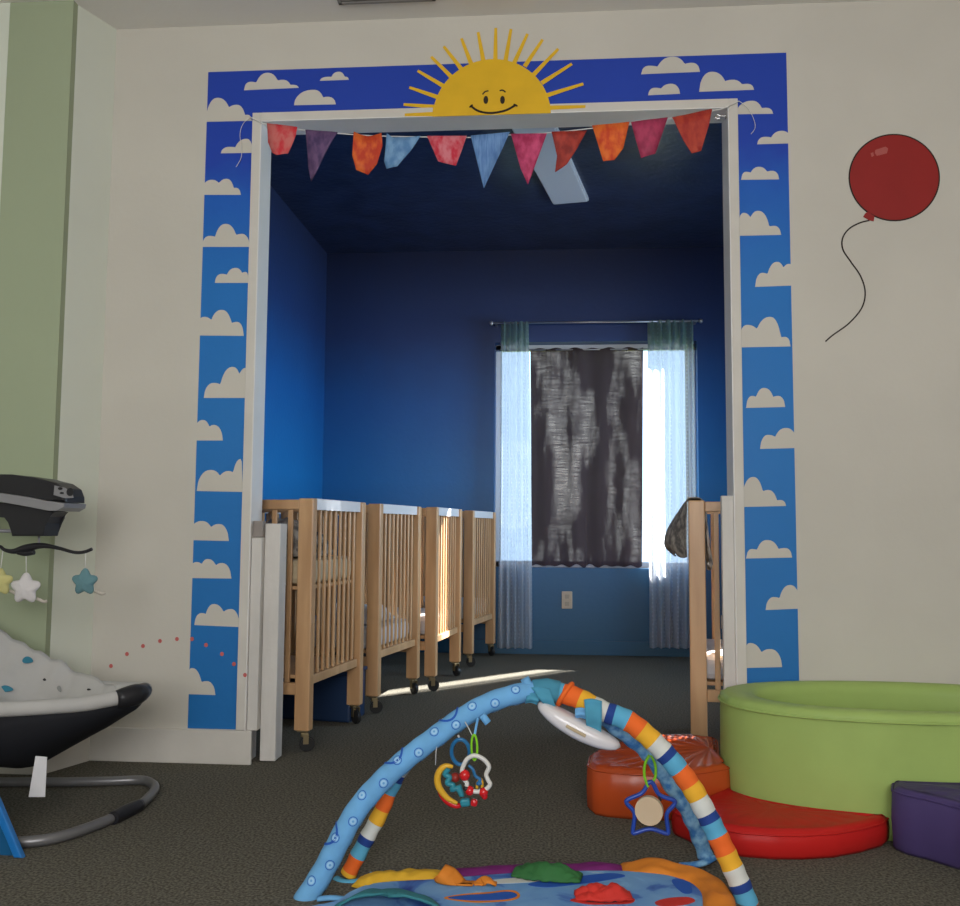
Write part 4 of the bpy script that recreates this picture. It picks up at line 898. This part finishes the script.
bm = NB(); tube(bm, catmull(P3(S9([(492, 322), (560, 345), (605, 385), (625, 430), (600, 490), (615, 540), (635, 580), (610, 618), (570, 640), (520, 650), (470, 640), (425, 610), (425, 570), (395, 530), (380, 470), (395, 410), (430, 350)]), ty-.02), 5, closed=True), .0057, 10, closed=True); obj('rattle_ring', bm, WHP, rt)
for x, y, r_, m in ((405, 500, .0135, RDP), (575, 655, .0115, RDP), (450, 640, .0115, RDP), (420, 620, .009, BKP), (585, 690, .008, RDP)):
    p = oy(*S9([(x, y)])[0], ty-.02); bm = NB(); sphere(bm, p, r_, (1, 1, 1.05 if m is RDP else .8)); obj('bead', bm, m, rt)
bm = NB(); tube(bm, ell(474.3, 747.5, 2.9, 13.2, ty-.012, dy=.006), .0031, 8, closed=True); obj('link', bm, LIM, rt)
bm = NB(); tube(bm, catmull(P3([(478, 718), (476, 727), (474.5, 736)], ty-.006), 4), .0035, 6, squash=(.4, 1)); obj('hanging_loop', bm, SKY, rt)
bm = NB(); tube(bm, catmull(P3([(465, 722), (468, 727), (472, 735)], ty-.010), 4), .0035, 6, squash=(.4, 1)); obj('hanging_loop', bm, STW, rt)
a2 = thing('arc_rattle', 'yellow and teal crescent rattle on a blue link under the blue arch', 'toy', oy(460, 739, ty+.03), world=True)
bm = NB(); tube(bm, ell(460.5, 752, 9, 13.5, ty+.025, dy=.01), .0052, 10, closed=True); obj('link', bm, BLP, a2)
yy = ty+.022
bm = NB(); tube(bm, catmull(P3(S9([(300, 425), (240, 415), (190, 445), (160, 510), (165, 590), (205, 660), (260, 715), (340, 755)]), yy), 6), lambda s: .0035+.0055*math.sin(PI*s)**.6, 12); obj('crescent', bm, YLP, a2, label='yellow crescent')
bm = NB(); tube(bm, catmull(P3(S9([(165, 620), (205, 690), (260, 745), (330, 775), (370, 775)]), yy+.008), 6), lambda s: .0035+.005*math.sin(PI*s)**.6, 12); obj('crescent_back', bm, RDP, a2)
p = oy(*S9([(410, 745)])[0], yy); bm = NB(); box(bm, p, (.026, .018, .020), .006, rot=Matrix.Rotation(-.1, 3, 'Y')); obj('end_block', bm, TLP, a2)
p = oy(*S9([(490, 748)])[0], yy); bm = NB(); box(bm, p, (.018, .018, .018), .006, rot=Matrix.Rotation(.15, 3, 'Y')); obj('end_block', bm, RDP, a2, label='red end block')
bm = NB(); tube(bm, catmull(P3(S9([(260, 440), (225, 490), (270, 520), (245, 570), (300, 590), (290, 630), (340, 620), (380, 690), (350, 590)]), yy-.003), 6), .0068, 10); obj('teal_loop', bm, TLP, a2)
bm = NB(); tube(bm, catmull(P3(S9([(440, 410), (480, 450), (500, 505), (545, 540), (520, 580), (560, 570)]), yy), 5), .0042, 8); obj('teal_loop', bm, BLP, a2)
bm = NB(); tube(bm, catmull(P3(S9([(515, 620), (520, 570), (550, 535), (565, 575), (560, 620)]), yy+.004), 5), .0036, 8); obj('yellow_loop', bm, YLP, a2)
p = oy(*S9([(320, 520)])[0], yy+.006); bm = NB(); sphere(bm, p, .0125); obj('bead', bm, mat('dark_red_toy_plastic', (.28, .03, .02), .35), a2)
bm = NB(); tube(bm, catmull(P3([(458, 735), (460, 740)], ty+.02)+[], 2), .003, 6); obj('hanging_loop', bm, STW, a2)
# stub toy tab beside the links and thin thread
bm = NB(); a = oy(482, 715, -1.155); b_ = oy(488, 723, -1.155); tube(bm, [a, a*.5+b_*.5, b_], .0095, 12); obj('fabric_tab', bm, SKY, gym)
bm = NB(); tube(bm, [oy(437, 744, -1.16), oy(436, 752, -1.166), oy(435.5, 765, -1.166)], .0011, 5); obj('loose_thread', bm, STR, gym)
# star teether on the right
yS = -1.0
def S4b(L): return [(600+x/4.872, 720+y/4.872) for x, y in L]
st = thing('star_teether', 'blue star-shaped teether with a cream disc hanging on the right', 'toy', oy(650, 760, yS), world=True)
bm = NB(); tube(bm, catmull(P3(S4b([(238, 305), (205, 355), (140, 385), (130, 405), (168, 455), (160, 540), (172, 550), (245, 530), (320, 552), (332, 540), (325, 460), (362, 410), (358, 390), (290, 365), (258, 310)]), yS), 5, closed=True), .0058, 10, closed=True); obj('star_ring', bm, STP, st)
c = oy(*S4b([(240, 440)])[0], yS-.008); bm = NB(); rr = (oy(664, 810, yS)-oy(650, 810, yS)).length
disc(bm, (c.x, c.y+.008, c.z), rr, rr, .018, 40); bmesh.ops.bevel(bm, geom=[e for e in bm.edges if e.calc_face_angle(0) > 1], offset=.003, segments=2, affect='EDGES'); bmesh.ops.rotate(bm, cent=c, matrix=Matrix.Rotation(R(-14), 3, 'Z'), verts=bm.verts); obj('cream_disc', bm, CRM, st)
bm = NB(); tube(bm, catmull(P3(S4b([(285, 372), (298, 392)]), yS-.004), 3), .003, 6); obj('disc_tie', bm, BKP, st)
for dx in (0, 1):
    bm = NB(); L = [(649.5, 755), (645, 764), (644.5, 776), (648, 787)] if not dx else [(650.5, 755), (655, 764), (655.5, 776), (651.5, 784)]
    tube(bm, catmull(P3(L, yS+(.003 if dx else -.003)), 5), .0037, 8); obj('link', bm, LIM, st)
# white battery music unit strapped under the apex
mu = thing('music_unit', 'white oblong plastic toy music box strapped under the top of the gym', 'toy', oy(580, 725, -1.10), world=True)
a = oy(537, 702, -1.095); b_ = oy(621, 747, -1.115); ax = (b_-a); ln = ax.length; ax.normalize(); sd = Vector((0, 1, 0)); sd = (sd-ax*sd.dot(ax)).normalized(); up = ax.cross(sd) ; up = up if up.z > 0 else -up
bm = NB(); rows = []; mid = (a+b_)/2; N = 28
for i in range(25):
    s = i/24; q = abs(2*s-1); f = (1-q**3.2)**.5 if q < 1 else 0
    hgt = .0255*f*(1-.15*q); wd = .045*f; bow = -.010*(1-q*q)
    if i in (0, 24): rows.append([bm.verts.new(a+ax*ln*s)]); continue
    row = []
    for k in range(N):
        t = 2*PI*k/N; ct, s_ = math.cos(t), math.sin(t)
        row.append(bm.verts.new(a+ax*ln*s+sd*wd*math.copysign(abs(ct)**.7, ct)+up*(hgt*math.copysign(abs(s_)**.7, s_)+bow)))
    rows.append(row)
for r0, r1 in zip(rows, rows[1:]):
    for k in range(N):
        if len(r0) == 1: f = bm.faces.new((r0[0], r1[k], r1[(k+1) % N]))
        elif len(r1) == 1: f = bm.faces.new((r0[k], r0[(k+1) % N], r1[0]))
        else: f = bm.faces.new((r0[k], r0[(k+1) % N], r1[(k+1) % N], r1[k]))
        f.smooth = True
obj('plastic_shell', bm, mat('glossy_white_plastic', (.66, .64, .65), .25, spec=.5), mu)
p = mid-sd*.047+up*(-.010)+ax*.0; bm = NB(); v = box(bm, (0, 0, 0), (.055, .006, .008), .002); Mx = Matrix((ax, sd, up)).transposed(); bmesh.ops.rotate(bm, cent=(0, 0, 0), matrix=Mx, verts=bm.verts); bmesh.ops.translate(bm, vec=p, verts=bm.verts); obj('slot_switch', bm, mat('tan_plastic', (.45, .36, .22), .5), mu)
